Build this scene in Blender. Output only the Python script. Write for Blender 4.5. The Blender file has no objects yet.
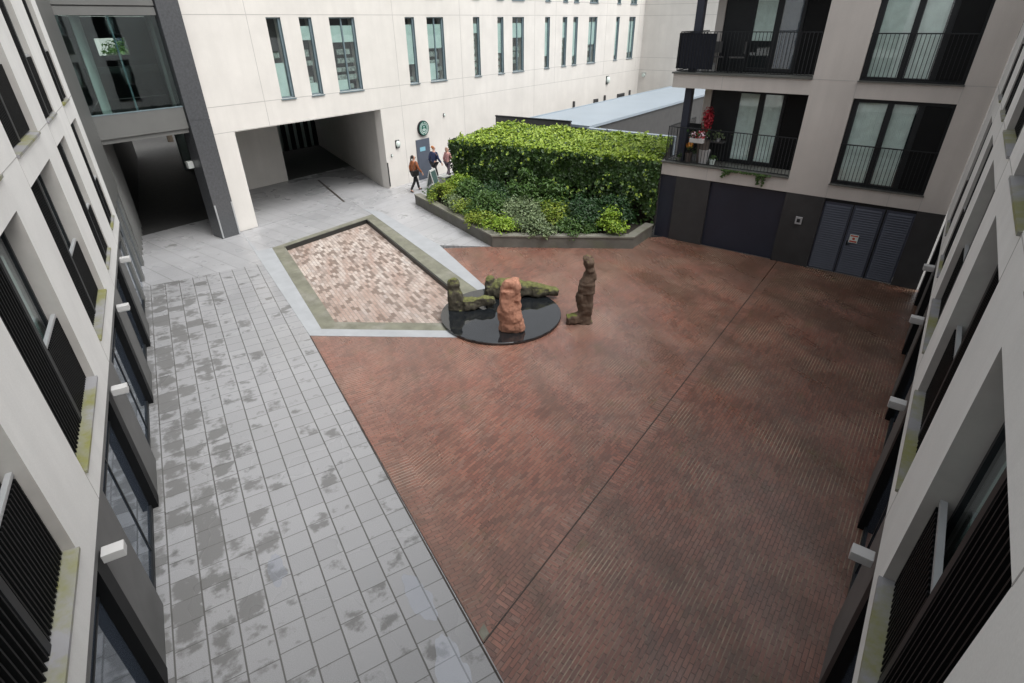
import bpy, bmesh, math, random
from mathutils import Vector, Matrix, noise
import numpy as np

S = bpy.context.scene
COL = S.collection
RAD = math.radians
rnd = random.Random(7)

# ------------------------------------------------------------------ helpers
def link(o):
    COL.objects.link(o)
    return o

def tag(o, label=None, cat=None, group=None, kind=None):
    if label: o['label'] = label
    if cat: o['category'] = cat
    if group: o['group'] = group
    if kind: o['kind'] = kind
    return o

def thing(name, label, cat, loc=(0, 0, 0), group=None):
    o = bpy.data.objects.new(name, None)
    o.empty_display_size = .2
    o.location = loc
    link(o)
    return tag(o, label, cat, group)

class MB:
    """collects shapes, builds ONE mesh object. T maps local (a,b,c) to world."""
    def __init__(self, T=None):
        self.v = []; self.f = []; self.m = []; self.mi = 0; self.T = T or (lambda a, b, c: (a, b, c)); self.sm = []
        self.smooth = False
    def face(self, pts, mi=None):
        i = len(self.v)
        self.v += [self.T(*p) for p in pts]
        self.f.append(list(range(i, i + len(pts)))); self.m.append(self.mi if mi is None else mi); self.sm.append(self.smooth)
    def idx(self, pts, faces, mi=None):
        i = len(self.v)
        self.v += [self.T(*p) for p in pts]
        for q in faces:
            self.f.append([i + k for k in q]); self.m.append(self.mi if mi is None else mi); self.sm.append(self.smooth)
    def box(self, a0, b0, c0, a1, b1, c1, mi=None):
        p = [(a0, b0, c0), (a1, b0, c0), (a1, b1, c0), (a0, b1, c0), (a0, b0, c1), (a1, b0, c1), (a1, b1, c1), (a0, b1, c1)]
        self.idx(p, [(0, 3, 2, 1), (4, 5, 6, 7), (0, 1, 5, 4), (1, 2, 6, 5), (2, 3, 7, 6), (3, 0, 4, 7)], mi)
    def prism(self, poly, z0, z1, mi=None):
        n = len(poly)
        p = [(x, y, z0) for x, y in poly] + [(x, y, z1) for x, y in poly]
        f = [tuple(range(n - 1, -1, -1)), tuple(range(n, 2 * n))]
        f += [(i, (i + 1) % n, n + (i + 1) % n, n + i) for i in range(n)]
        self.idx(p, f, mi)
    def tube(self, p0, p1, r0, r1=None, n=8, mi=None):
        r1 = r0 if r1 is None else r1
        p0 = Vector(p0); p1 = Vector(p1); d = (p1 - p0).normalized()
        u = d.orthogonal().normalized(); w = d.cross(u)
        p = []
        for q, r in ((p0, r0), (p1, r1)):
            for k in range(n):
                t = 2 * math.pi * k / n
                p.append(tuple(q + u * (r * math.cos(t)) + w * (r * math.sin(t))))
        f = [(i, (i + 1) % n, n + (i + 1) % n, n + i) for i in range(n)] + [tuple(range(n - 1, -1, -1)), tuple(range(n, 2 * n))]
        self.idx(p, f, mi)
    def lathe(self, prof, c=(0, 0, 0), n=24, mi=None):
        p = []; f = []
        for r, z in prof:
            for k in range(n):
                t = 2 * math.pi * k / n
                p.append((c[0] + r * math.cos(t), c[1] + r * math.sin(t), c[2] + z))
        for j in range(len(prof) - 1):
            for k in range(n):
                f.append((j * n + k, j * n + (k + 1) % n, (j + 1) * n + (k + 1) % n, (j + 1) * n + k))
        f.append(tuple(range(n - 1, -1, -1))); f.append(tuple((len(prof) - 1) * n + k for k in range(n)))
        self.idx(p, f, mi)
    def build(self, name, mats, parent=None, merge=False, bevel=0, recalc=True, loc=None):
        if not isinstance(mats, (list, tuple)): mats = [mats]
        off = Vector((0, 0, 0))
        if parent is not None:
            off = world_loc(parent)
        elif loc is not None:
            off = Vector(loc)
        me = bpy.data.meshes.new(name)
        me.from_pydata([tuple(Vector(p) - off) for p in self.v], [], self.f)
        for i, p in enumerate(me.polygons):
            p.material_index = self.m[i]; p.use_smooth = self.sm[i]
        if merge or recalc:
            bm = bmesh.new(); bm.from_mesh(me)
            if merge: bmesh.ops.remove_doubles(bm, verts=bm.verts, dist=1e-4)
            if recalc: bmesh.ops.recalc_face_normals(bm, faces=bm.faces)
            bm.to_mesh(me); bm.free()
        for m in mats: me.materials.append(m)
        o = link(bpy.data.objects.new(name, me))
        if parent is not None: o.parent = parent
        elif loc is not None: o.location = loc
        if bevel:
            md = o.modifiers.new('bevel', 'BEVEL'); md.width = bevel; md.segments = 2; md.limit_method = 'ANGLE'
        return o

def world_loc(o):
    v = Vector((0, 0, 0))
    while o is not None:
        v += Vector(o.location); o = o.parent
    return v

def structure(mb, name, mats, **k):
    return tag(mb.build(name, mats, **k), kind='structure')

# ------------------------------------------------------------------ materials
def nt(name):
    m = bpy.data.materials.new(name); m.use_nodes = True
    t = m.node_tree; t.nodes.clear()
    o = t.nodes.new('ShaderNodeOutputMaterial')
    b = t.nodes.new('ShaderNodeBsdfPrincipled')
    t.links.new(b.outputs[0], o.inputs[0])
    return m, t, b

def N(t, kind, **kw):
    n = t.nodes.new('ShaderNode' + kind)
    for k, v in kw.items():
        if k in n.inputs: n.inputs[k].default_value = v
        else: setattr(n, k, v)
    return n

def L(t, a, b): t.links.new(a, b)

def ramp(t, fac, stops):
    r = N(t, 'ValToRGB')
    e = r.color_ramp.elements
    e[0].position, e[0].color = stops[0][0], stops[0][1]
    e[1].position, e[1].color = stops[-1][0], stops[-1][1]
    for p, c in stops[1:-1]:
        q = e.new(p); q.color = c
    L(t, fac, r.inputs[0])
    return r.outputs[0]

def g4(v): return (v, v, v, 1)
def c4(c): return (c[0], c[1], c[2], 1)

def mixc(t, fac, a, b, mode='MIX'):
    n = N(t, 'Mix', data_type='RGBA', blend_type=mode)
    for s, v in ((n.inputs[0], fac), (n.inputs[6], a), (n.inputs[7], b)):
        if hasattr(v, 'is_linked') or hasattr(v, 'links'): L(t, v, s)
        else: s.default_value = v
    return n.outputs[2]

def math_(t, op, a, b=0.0, clamp=False):
    n = N(t, 'Math', operation=op, use_clamp=clamp)
    for s, v in ((n.inputs[0], a), (n.inputs[1], b)):
        if hasattr(v, 'links'): L(t, v, s)
        else: s.default_value = v
    return n.outputs[0]

def geo_pos(t): return N(t, 'NewGeometry').outputs['Position']

def noise_(t, scale, detail=4, rough=.6, vec=None, stretch=None):
    n = N(t, 'TexNoise', Scale=scale, Detail=detail, Roughness=rough)
    v = vec if vec is not None else geo_pos(t)
    if stretch:
        m = N(t, 'Mapping'); m.inputs['Scale'].default_value = stretch
        L(t, v, m.inputs[0]); v = m.outputs[0]
    L(t, v, n.inputs['Vector'])
    return n.outputs['Fac']

def plain(name, col, rough=.6, var=.12, scale=3, metal=0, bump=0, bscale=40, spec=.5, dirt=None):
    m, t, b = nt(name)
    f = noise_(t, scale, 5)
    dk = c4([x * (1 - var) for x in col]); lt = c4([min(1, x * (1 + var)) for x in col])
    c = ramp(t, f, [(.3, dk), (.7, lt)])
    if dirt:
        d = noise_(t, dirt[1], 6, .65)
        c = mixc(t, ramp(t, d, [(dirt[2], g4(0)), (dirt[2] + .18, g4(dirt[3]))]), c, c4(dirt[0]))
    L(t, c, b.inputs['Base Color'])
    b.inputs['Roughness'].default_value = rough; b.inputs['Metallic'].default_value = metal
    b.inputs['Specular IOR Level'].default_value = spec
    if bump:
        bp = N(t, 'Bump', Strength=bump, Distance=.02)
        L(t, noise_(t, bscale, 4), bp.inputs['Height']); L(t, bp.outputs[0], b.inputs['Normal'])
    return m

def stone_clad(name, col, streak=.10):
    """pale cast stone with faint vertical run-off streaks and blotches"""
    m, t, b = nt(name)
    f = noise_(t, .7, 6)
    c = ramp(t, f, [(.3, c4([x * .9 for x in col])), (.7, c4([min(1, x * 1.04) for x in col]))])
    s = noise_(t, 1.0, 5, .6, stretch=(2.6, 2.6, .22))
    c = mixc(t, ramp(t, s, [(.45, g4(0)), (.85, g4(1))]), c, c4([x * (1 - streak * 2.0) for x in col]))
    fine = noise_(t, 60, 2)
    c = mixc(t, .06, c, ramp(t, fine, [(.3, g4(0.1)), (.7, g4(.9))]))
    L(t, c, b.inputs['Base Color'])
    b.inputs['Roughness'].default_value = .75; b.inputs['Specular IOR Level'].default_value = .3
    bp = N(t, 'Bump', Strength=.08, Distance=.01)
    L(t, noise_(t, 25, 4), bp.inputs['Height']); L(t, bp.outputs[0], b.inputs['Normal'])
    return m

def glass(name, tint, refl=.12, rough=.02, opaque=False, base=(.02, .03, .035)):
    m = bpy.data.materials.new(name); m.use_nodes = True
    t = m.node_tree; t.nodes.clear()
    o = N(t, 'OutputMaterial')
    gl = N(t, 'BsdfGlossy', Roughness=rough); gl.inputs[0].default_value = (.92, .96, 1, 1)
    if opaque:
        tr = N(t, 'BsdfDiffuse')
        tr.inputs[0].default_value = c4(base)
    else:
        tr = N(t, 'BsdfTransparent'); tr.inputs[0].default_value = c4(tint)
    gm = N(t, 'NewGeometry'); dt = N(t, 'VectorMath', operation='DOT_PRODUCT')
    L(t, gm.outputs['Normal'], dt.inputs[0]); L(t, gm.outputs['Incoming'], dt.inputs[1])
    cs = math_(t, 'ABSOLUTE', dt.outputs['Value'])
    sch = math_(t, 'POWER', math_(t, 'SUBTRACT', 1.0, cs, True), 5.0)        # Schlick, the same from both sides
    fac = math_(t, 'ADD', math_(t, 'MULTIPLY', sch, .9), .04 + refl * .5, True)
    # slight pane warp so reflections are not mirror perfect
    bp = N(t, 'Bump', Strength=.05, Distance=.02); L(t, noise_(t, 1.3, 2), bp.inputs['Height'])
    L(t, bp.outputs[0], gl.inputs['Normal'])
    mx = N(t, 'MixShader'); L(t, fac, mx.inputs[0]); L(t, tr.outputs[0], mx.inputs[1]); L(t, gl.outputs[0], mx.inputs[2])
    L(t, mx.outputs[0], o.inputs[0])
    return m

def leafmat(name, c0, c1, c2, trans=.25, rough=.45):
    m, t, b = nt(name)
    ri = N(t, 'NewGeometry').outputs['Random Per Island']
    c = ramp(t, ri, [(0, c4(c0)), (.55, c4(c1)), (1, c4(c2))])
    f = noise_(t, 1.4, 4)
    c = mixc(t, ramp(t, f, [(.4, g4(0)), (.75, g4(.55))]), c, c4(c2))
    L(t, c, b.inputs['Base Color'])
    b.inputs['Roughness'].default_value = rough
    o = t.nodes['Material Output'] if 'Material Output' in t.nodes else [n for n in t.nodes if n.type == 'OUTPUT_MATERIAL'][0]
    tl = N(t, 'BsdfTranslucent'); L(t, c, tl.inputs[0])
    mx = N(t, 'MixShader'); mx.inputs[0].default_value = trans
    L(t, b.outputs[0], mx.inputs[1]); L(t, tl.outputs[0], mx.inputs[2]); L(t, mx.outputs[0], o.inputs[0])
    return m

dL = (-0.9245, 0.3812); nL = (0.3812, 0.9245)      # direction along / normal of the left facade
def rotmap(t, ang, off=(0, 0, 0), scale=(1, 1, 1)):
    m = N(t, 'Mapping'); m.inputs['Rotation'].default_value = (0, 0, ang); m.inputs['Location'].default_value = off
    m.inputs['Scale'].default_value = scale
    L(t, geo_pos(t), m.inputs[0]); return m.outputs[0]
ANG_L = -math.atan2(dL[1], dL[0])       # rotates world so that dL becomes +x

def slab_mat(name, ang, off, size=.4, w=None, patch=.5, tone=.40, joint=.6, wet_near=True):
    """grey concrete flags with dark joints and wet patches"""
    m, t, b = nt(name)
    v = rotmap(t, ang, off)
    br = N(t, 'TexBrick', Scale=1.0)
    br.offset = 0.14; br.offset_frequency = 2; br.squash = 1
    for k, val in (('Mortar Size', .0085), ('Mortar Smooth', .25), ('Bias', 0), ('Brick Width', w or size), ('Row Height', size)):
        br.inputs[k].default_value = val
    br.inputs['Color1'].default_value = g4(0); br.inputs['Color2'].default_value = g4(1); br.inputs['Mortar'].default_value = g4(.5)
    L(t, v, br.inputs['Vector'])
    mort = br.outputs['Fac']; per = br.outputs['Color']
    # rows (long joints) wider than the cross joints
    sep = N(t, 'SeparateXYZ'); L(t, v, sep.inputs[0])
    fr = math_(t, 'FRACT', math_(t, 'DIVIDE', sep.outputs[1], size))
    edge = math_(t, 'MINIMUM', fr, math_(t, 'SUBTRACT', 1.0, fr))
    longj = math_(t, 'LESS_THAN', edge, .028)
    base = ramp(t, per, [(0, c4((tone * .88, tone * .89, tone * .92))), (1, c4((tone * 1.04, tone * 1.05, tone * 1.085)))])
    sp = noise_(t, 90, 3, .7)
    base = mixc(t, .16, base, ramp(t, sp, [(.35, g4(.12)), (.65, g4(.75))]))
    big = noise_(t, .35, 5)
    base = mixc(t, ramp(t, big, [(.35, g4(.0)), (.7, g4(.2))]), base, c4((tone * .72, tone * .72, tone * .70)))
    # wet patches: blotches that respect single flags
    n1 = noise_(t, 1.0, 7, .62, vec=v, stretch=(2.7, 2.0, 1))
    fx = math_(t, 'FRACT', math_(t, 'DIVIDE', sep.outputs[0], w or size))
    edx = math_(t, 'MINIMUM', fx, math_(t, 'SUBTRACT', 1.0, fx))
    ein = math_(t, 'MINIMUM', edge, math_(t, 'ADD', edx, .10))
    rim = math_(t, 'MULTIPLY', math_(t, 'MAXIMUM', math_(t, 'SUBTRACT', .20, ein), 0.0), .55)
    n1 = math_(t, 'SUBTRACT', n1, rim)
    pm = math_(t, 'ADD', n1, math_(t, 'MULTIPLY', math_(t, 'SUBTRACT', per, .5), .20))
    if wet_near:
        along = N(t, 'MapRange'); along.inputs[1].default_value = -1.4; along.inputs[2].default_value = .2
        along.inputs[3].default_value = .16; along.inputs[4].default_value = 0.0
        pv = rotmap(t, ANG_L); ps = N(t, 'SeparateXYZ'); L(t, pv, ps.inputs[0])
        # after rotation y = -n
        ng = math_(t, 'MULTIPLY', ps.outputs[1], -1.0)
        L(t, ng, along.inputs[0])
        pm = math_(t, 'ADD', pm, along.outputs[0])
    # driest close to the camera corner
    th = 1.0 - patch
    wet = ramp(t, pm, [(th - .03, g4(0)), (th + .06, g4(1))])
    wv = math_(t, 'MULTIPLY', wet, .62)
    c = mixc(t, wv, base, c4((.075, .073, .066)))
    jm = math_(t, 'MAXIMUM', math_(t, 'MULTIPLY', mort, joint), math_(t, 'MULTIPLY', longj, joint + .15), True)
    c = mixc(t, jm, c, c4((.09, .088, .083)))
    L(t, c, b.inputs['Base Color'])
    # puddle film: shinier where large low frequency noise is high
    pud = noise_(t, .55, 3, .5)
    rg = ramp(t, pud, [(.40, g4(.5)), (.62, g4(.16))])
    L(t, rg, b.inputs['Roughness'])
    b.inputs['Specular IOR Level'].default_value = .5
    h = math_(t, 'SUBTRACT', math_(t, 'MULTIPLY', noise_(t, 70, 3), .25), jm)
    bp = N(t, 'Bump', Strength=.35, Distance=.008); L(t, h, bp.inputs['Height']); L(t, bp.outputs[0], b.inputs['Normal'])
    return m

def brick_mat(name, ang, off, bw, bh, cols, mortar, rough=(.3, .6), big=.5, moss=0.0, offset=.5, msize=.006, light_streak=True, blot=False, dark=1.0):
    m, t, b = nt(name)
    v = rotmap(t, ang, off)
    br = N(t, 'TexBrick', Scale=1.0); br.offset = offset
    for k, val in (('Mortar Size', msize), ('Mortar Smooth', .3), ('Bias', 0), ('Brick Width', bw), ('Row Height', bh)):
        br.inputs[k].default_value = val
    br.inputs['Color1'].default_value = g4(0); br.inputs['Color2'].default_value = g4(1); br.inputs['Mortar'].default_value = g4(.5)
    L(t, v, br.inputs['Vector'])
    per = br.outputs['Color']; mort = br.outputs['Fac']
    cols = [tuple(x * dark for x in q) for q in cols]
    k = len(cols)
    c = ramp(t, per, [(i / (k - 1), c4(cols[i])) for i in range(k)])
    n0 = noise_(t, .33, 6, .62)
    c = mixc(t, ramp(t, n0, [(.40, g4(0)), (.70, g4(big * .6))]), c, c4([cols[0][0] * .62, cols[0][1] * .60, cols[0][2] * .55]))
    nz = noise_(t, .22, 4, .55, stretch=(1, 1, 1))
    c = mixc(t, ramp(t, nz, [(.42, g4(0)), (.62, g4(.45))]), c, c4((.24, .165, .14)))
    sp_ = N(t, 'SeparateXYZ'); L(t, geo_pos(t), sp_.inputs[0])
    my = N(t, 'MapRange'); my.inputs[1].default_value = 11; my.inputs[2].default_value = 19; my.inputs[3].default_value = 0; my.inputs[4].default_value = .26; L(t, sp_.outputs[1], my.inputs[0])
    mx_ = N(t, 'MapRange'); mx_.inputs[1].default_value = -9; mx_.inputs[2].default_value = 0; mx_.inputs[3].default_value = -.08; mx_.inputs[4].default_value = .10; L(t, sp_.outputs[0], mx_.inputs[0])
    stain_shade = math_(t, 'ADD', math_(t, 'ADD', noise_(t, .55, 5, .6, vec=rotmap(t, ANG_L + .2), stretch=(.45, 1.2, 1)), my.outputs[0]), mx_.outputs[0])
    c = mixc(t, ramp(t, stain_shade, [(.56, g4(0)), (.80, g4(.72))]), c, c4((.070, .036, .020)))  # brown stain and painted shade together, stronger towards the apartment block
    n1 = noise_(t, 1.0, 6, .7, vec=rotmap(t, ANG_L + .25), stretch=(.22, 1.5, 1))
    c = mixc(t, ramp(t, n1, [(.46, g4(0)), (.66, g4(.62))]), c, c4((cols[0][0] * .85, cols[0][0] * .5, cols[0][0] * .36)))
    n6 = noise_(t, .9, 6, .65)
    if not blot: c = mixc(t, ramp(t, n6, [(.52, g4(0)), (.68, g4(.38))]), c, c4((cols[-1][0] * 1.35, cols[-1][0] * .52, cols[-1][0] * .36)))
    n2 = noise_(t, 4.5, 6, .75)
    c = mixc(t, ramp(t, n2, [(.45, g4(0)), (.75, g4(.25))]), c, c4((cols[1][0] * .7, cols[1][0] * .5, cols[1][0] * .4)))
    if light_streak:      # pale efflorescence left in the joints of some areas
        n3 = math_(t, 'ADD', math_(t, 'MULTIPLY', noise_(t, .7, 5, .6), .75), math_(t, 'MULTIPLY', noise_(t, 7, 3, .6), .25))
        c = mixc(t, math_(t, 'MULTIPLY', mort, .75), c, c4((.045, .034, .028)))
        sy = N(t, 'SeparateXYZ'); L(t, v, sy.inputs[0])
        fy = math_(t, 'FRACT', math_(t, 'DIVIDE', sy.outputs[1], bh)); row = math_(t, 'LESS_THAN', math_(t, 'MINIMUM', fy, math_(t, 'SUBTRACT', 1.0, fy)), .13)
        ef = math_(t, 'MULTIPLY', row, ramp(t, n3, [(.47, g4(.04)), (.63, g4(.8))]))
        c = mixc(t, ef, c, c4(mortar))
    else:
        c = mixc(t, math_(t, 'MULTIPLY', mort, .9), c, c4(mortar))
    if blot:
        sb = N(t, 'SeparateXYZ'); L(t, v, sb.inputs[0])
        rw = math_(t, 'FLOOR', math_(t, 'DIVIDE', sb.outputs[1], bh))
        ev = math_(t, 'SUBTRACT', 1.0, math_(t, 'FLOORED_MODULO', rw, 2.0))
        bn = math_(t, 'FLOOR', math_(t, 'DIVIDE', math_(t, 'ADD', sb.outputs[0], math_(t, 'MULTIPLY', ev, bw * .5)), bw))
        cb = N(t, 'CombineXYZ'); L(t, math_(t, 'MULTIPLY', bn, bw), cb.inputs[0]); L(t, math_(t, 'MULTIPLY', rw, bh), cb.inputs[1])
        nb = noise_(t, 2.2, 3, .6, vec=cb.outputs[0])
        nb = math_(t, 'ADD', nb, math_(t, 'MULTIPLY', math_(t, 'SUBTRACT', per, .5), .34))
        c = mixc(t, ramp(t, nb, [(.57, g4(0)), (.60, g4(.8))]), c, c4((.15, .105, .08)))
    if moss:
        n4 = noise_(t, 1.6, 5, .6)
        c = mixc(t, ramp(t, n4, [(.6, g4(0)), (.72, g4(moss))]), c, c4((.105, .085, .038)))
    L(t, c, b.inputs['Base Color'])
    n5 = noise_(t, .8, 5, .6, vec=rotmap(t, ANG_L + .2), stretch=(.3, 1.3, 1))
    L(t, ramp(t, n5, [(.35, g4(rough[0])), (.65, g4(rough[1]))]), b.inputs['Roughness'])
    b.inputs['Specular IOR Level'].default_value = .6
    h = math_(t, 'SUBTRACT', math_(t, 'MULTIPLY', noise_(t, 50, 3), .4), mort)
    bp = N(t, 'Bump', Strength=.6, Distance=.008); L(t, h, bp.inputs['Height']); L(t, bp.outputs[0], b.inputs['Normal'])
    return m

M = {}
M['stone'] = stone_clad('pale_stone', (.66, .635, .595), .05)
M['stone_near'] = stone_clad('off_white_cladding', (.74, .74, .72), .06)
M['stone_apart'] = stone_clad('beige_grey_cladding', (.53, .495, .46), .08)
M['reveal'] = plain('warm_grey_reveal_lining', (.40, .385, .365), .6, .08)
M['joint'] = plain('panel_joint', (.37, .36, .345), .9, .1)
M['dkstone'] = plain('dark_grey_stone', (.10, .10, .098), .5, .15, 1.5, bump=.05)
M['apt_dark'] = plain('charcoal_brick_cladding', (.032, .032, .033), .6, .25, 1.2, bump=.1)
M['navy'] = plain('navy_metal_panel', (.017, .021, .036), .42, .12, 1.0)
M['navydark'] = plain('near_black_navy_panel', (.009, .011, .018), .6, .12, spec=.25)
M['louvre'] = plain('slate_blue_louvre', (.055, .064, .092), .5, .12, 2)
M['granite'] = plain('polished_dark_granite', (.075, .078, .083), .22, .15, 14)
M['greymetal'] = plain('grey_metal_cladding', (.125, .127, .122), .45, .08, 1.0)
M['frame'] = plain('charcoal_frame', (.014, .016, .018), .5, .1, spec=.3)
M['steelblue'] = plain('steel_blue_frame', (.13, .175, .195), .45, .1)
M['black'] = plain('black_fins', (.006, .0065, .007), .55, .1, spec=.15)
M['silver'] = plain('silver_rail', (.42, .43, .44), .35, .06, metal=.3)
M['sill'] = plain('algae_stained_sill', (.25, .25, .26), .5, .1, 2, dirt=((.19, .19, .04), 1.3, .42, .9))
M['sill_dk'] = plain('dark_metal_sill', (.085, .088, .08), .5, .12)
M['white'] = plain('white_enamel', (.46, .46, .455), .4, .04)
M['glass_shop'] = glass('shop_glass', (.1, .12, .14), .28, .04, True, (.055, .070, .095))
M['glass_clear'] = glass('window_glass', (.94, .975, .965), .10)
M['glass_dark'] = glass('tinted_window_glass', (.3, .38, .37), .08)
M['glass_bridge'] = glass('bridge_glass', (.80, .90, .88), .22)
M['glass_apt'] = glass('apartment_glass', (.96, .985, .98), .08)
M['curtain'] = plain('pale_curtain', (.70, .78, .74), .8, .1, 5)
M['blind'] = plain('teal_blind', (.43, .535, .51), .7, .08)
M['room'] = plain('dim_interior', (.035, .036, .036), .9, .3, 3)
M['shelf'] = plain('interior_shelving', (.20, .24, .22), .8, .7, 9)
M['slab'] = slab_mat('grey_flags', ANG_L, (0.03, -1.355, 0), .4, patch=.395, tone=.285, joint=.8)
M['slab_far'] = slab_mat('grey_flags_diagonal', RAD(0), (.1, .1, 0), .6, .9, patch=.33, tone=.32, joint=.2, wet_near=False)
M['slab_side'] = slab_mat('grey_flags_side', -ANG_L * .55, (.2, .3, 0), .6, .6, patch=.37, tone=.36, joint=.22, wet_near=False)
M['kerb'] = plain('pale_kerb_stone', (.33, .345, .36), .5, .1, 2, bump=.05)
M['olive'] = plain('algae_green_kerb', (.165, .165, .125), .6, .25, 2.5, bump=.1, dirt=((.26, .25, .22), 1.4, .5, .75))
redc = [(.14, .060, .043), (.20, .080, .055), (.25, .094, .063), (.285, .120, .080), (.22, .118, .09)]
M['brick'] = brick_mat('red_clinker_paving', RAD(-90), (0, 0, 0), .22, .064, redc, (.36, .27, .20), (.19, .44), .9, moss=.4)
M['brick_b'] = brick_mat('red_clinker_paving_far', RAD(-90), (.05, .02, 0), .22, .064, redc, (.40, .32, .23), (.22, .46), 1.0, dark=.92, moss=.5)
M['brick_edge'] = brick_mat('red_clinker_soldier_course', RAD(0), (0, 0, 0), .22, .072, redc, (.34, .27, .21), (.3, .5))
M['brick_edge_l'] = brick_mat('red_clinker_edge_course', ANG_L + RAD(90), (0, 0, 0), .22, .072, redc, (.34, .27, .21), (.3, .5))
pinkc = [(.33, .285, .255), (.44, .375, .33), (.50, .435, .385), (.52, .47, .43), (.38, .35, .325)]
M['basin'] = brick_mat('pale_pink_brick', ANG_L, (0, 0, 0), .26, .11, pinkc, (.20, .175, .155), (.5, .7), .0, .0, light_streak=False, msize=.009, blot=True)
M['steel_dark'] = plain('dark_steel_edging', (.02, .02, .018), .5, .2)
M['channel'] = plain('dark_drain_slot', (.04, .032, .027), .7, .3, 8)
M['shaded_asphalt'] = plain('dark_shaded_asphalt', (.06, .06, .058), .75, .15, 3)  # street surface; its dark tone also carries the shade inside passage and tunnel
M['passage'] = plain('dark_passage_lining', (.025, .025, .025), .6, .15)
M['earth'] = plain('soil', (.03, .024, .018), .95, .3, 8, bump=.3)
M['subsoil'] = plain('grey_sub_base', (.16, .155, .15), .9, .2)
M['planter'] = plain('mossy_grey_concrete', (.125, .12, .105), .7, .2, 2.5, bump=.15, dirt=((.10, .11, .05), 1.2, .52, .6))
M['coping'] = plain('mossy_coping', (.20, .195, .165), .65, .15, 3, bump=.1, dirt=((.13, .14, .06), 1.0, .5, .6))
M['zinc'] = plain('pale_zinc_roof', (.27, .32, .365), .4, .05, .6)
M['annexwall'] = plain('dark_annex_wall', (.06, .06, .06), .7, .12)
M['soffit'] = plain('grey_soffit', (.16, .16, .155), .8, .1)
M['doorblue'] = plain('slate_door', (.085, .10, .13), .5, .08)
M['disc'] = plain('polished_black_stone', (.012, .014, .016), .04, .2, 5, spec=1.0)
M['bark'] = plain('vine_stems', (.03, .022, .014), .9, .3)
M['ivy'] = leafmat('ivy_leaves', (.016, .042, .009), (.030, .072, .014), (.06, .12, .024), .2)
M['ivytop'] = leafmat('skylit_young_ivy_leaves', (.15, .25, .022), (.26, .38, .04), (.38, .48, .07), .2)  # young leaves, colour brightened for the skylight on the hedge top
M['fol_yel'] = leafmat('yellow_green_leaves', (.10, .17, .02), (.20, .29, .03), (.33, .38, .05))
M['fol_mid'] = leafmat('mid_green_leaves', (.04, .09, .02), (.065, .14, .03), (.11, .19, .045))
M['fol_dk'] = leafmat('dark_green_leaves', (.015, .045, .015), (.028, .075, .024), (.05, .11, .035))
M['fol_pale'] = leafmat('grey_green_leaves', (.10, .15, .07), (.16, .22, .10), (.25, .31, .16))
M['fol_bright'] = leafmat('lime_leaves', (.13, .24, .02), (.22, .36, .03), (.32, .44, .05))
M['red_fl'] = leafmat('red_petals', (.22, .006, .012), (.34, .01, .02), (.45, .02, .04), .1)
M['pink_fl'] = leafmat('pink_white_petals', (.6, .25, .4), (.7, .5, .6), (.75, .72, .72), .1)
M['orange_fl'] = leafmat('orange_petals', (.5, .13, .01), (.6, .22, .02), (.65, .32, .05), .1)
M['skin'] = plain('skin', (.52, .30, .22), .5, .05)
M['hair_dk'] = plain('dark_hair', (.015, .011, .009), .5, .1, 30)
M['hair_gin'] = plain('ginger_hair', (.36, .14, .045), .5, .15, 30)
M['hair_lt'] = plain('grey_brown_hair', (.30, .2, .15), .5, .1, 30)
M['rust'] = plain('rust_brown_cloth', (.30, .10, .04), .8, .12, 12)
M['navycloth'] = plain('navy_cloth', (.018, .028, .075), .8, .12, 12)
M['blackcloth'] = plain('black_cloth', (.010, .010, .012), .8, .15, 12)
M['pinkcloth'] = plain('dusty_pink_cloth', (.42, .22, .21), .8, .15, 25)
M['greycloth'] = plain('patterned_dark_cloth', (.09, .07, .085), .8, .5, 30)
M['leather'] = plain('black_leather', (.012, .011, .011), .4, .1)
M['boardgreen'] = plain('chalk_green_board', (.05, .095, .085), .45, .1)
M['lightframe'] = plain('pale_aluminium_frame', (.5, .52, .5), .4, .05)
M['signgreen'] = plain('sign_green', (.02, .11, .085), .4, .05)
M['signwhite'] = plain('sign_white', (.62, .70, .66), .45, .04)
M['signblue'] = plain('pale_blue_notice', (.22, .45, .55), .5, .05)
M['signred'] = plain('notice_red', (.45, .07, .04), .5, .05)
M['plate'] = plain('grey_plate', (.36, .36, .37), .4, .05)
M['brass'] = plain('dull_metal', (.3, .28, .24), .4, .05, metal=.6)
M['terracotta'] = plain('dark_pot', (.10, .08, .07), .7, .1)
M['trunk'] = plain('tree_bark', (.07, .055, .04), .9, .25, 6, bump=.3)

def mossy(name, stone, moss, thr, var=.25):
    """weathered stone; moss grows on faces that look up"""
    m, t, b = nt(name)
    f = noise_(t, 5, 6, .7)
    c = ramp(t, f, [(.3, c4([x * (1 - var) for x in stone])), (.7, c4([x * (1 + var) for x in stone]))])
    g = N(t, 'NewGeometry'); sx = N(t, 'SeparateXYZ'); L(t, g.outputs['Normal'], sx.inputs[0])
    k = math_(t, 'ADD', math_(t, 'MULTIPLY', sx.outputs[2], .55), noise_(t, 3.5, 5, .65))
    c = mixc(t, ramp(t, k, [(thr, g4(0)), (thr + .25, g4(1))]), c,
             ramp(t, noise_(t, 14, 4), [(.3, c4([x * .6 for x in moss])), (.7, c4([x * 1.25 for x in moss]))]))
    L(t, c, b.inputs['Base Color']); b.inputs['Roughness'].default_value = .85
    bp = N(t, 'Bump', Strength=.6, Distance=.03); L(t, noise_(t, 16, 6, .7), bp.inputs['Height']); L(t, bp.outputs[0], b.inputs['Normal'])
    return m
M['st_moss'] = mossy('moss_grown_stone', (.055, .048, .033), (.125, .13, .04), .66)
M['st_pink'] = mossy('pink_rough_stone', (.36, .175, .115), (.17, .14, .05), 1.10)
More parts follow.
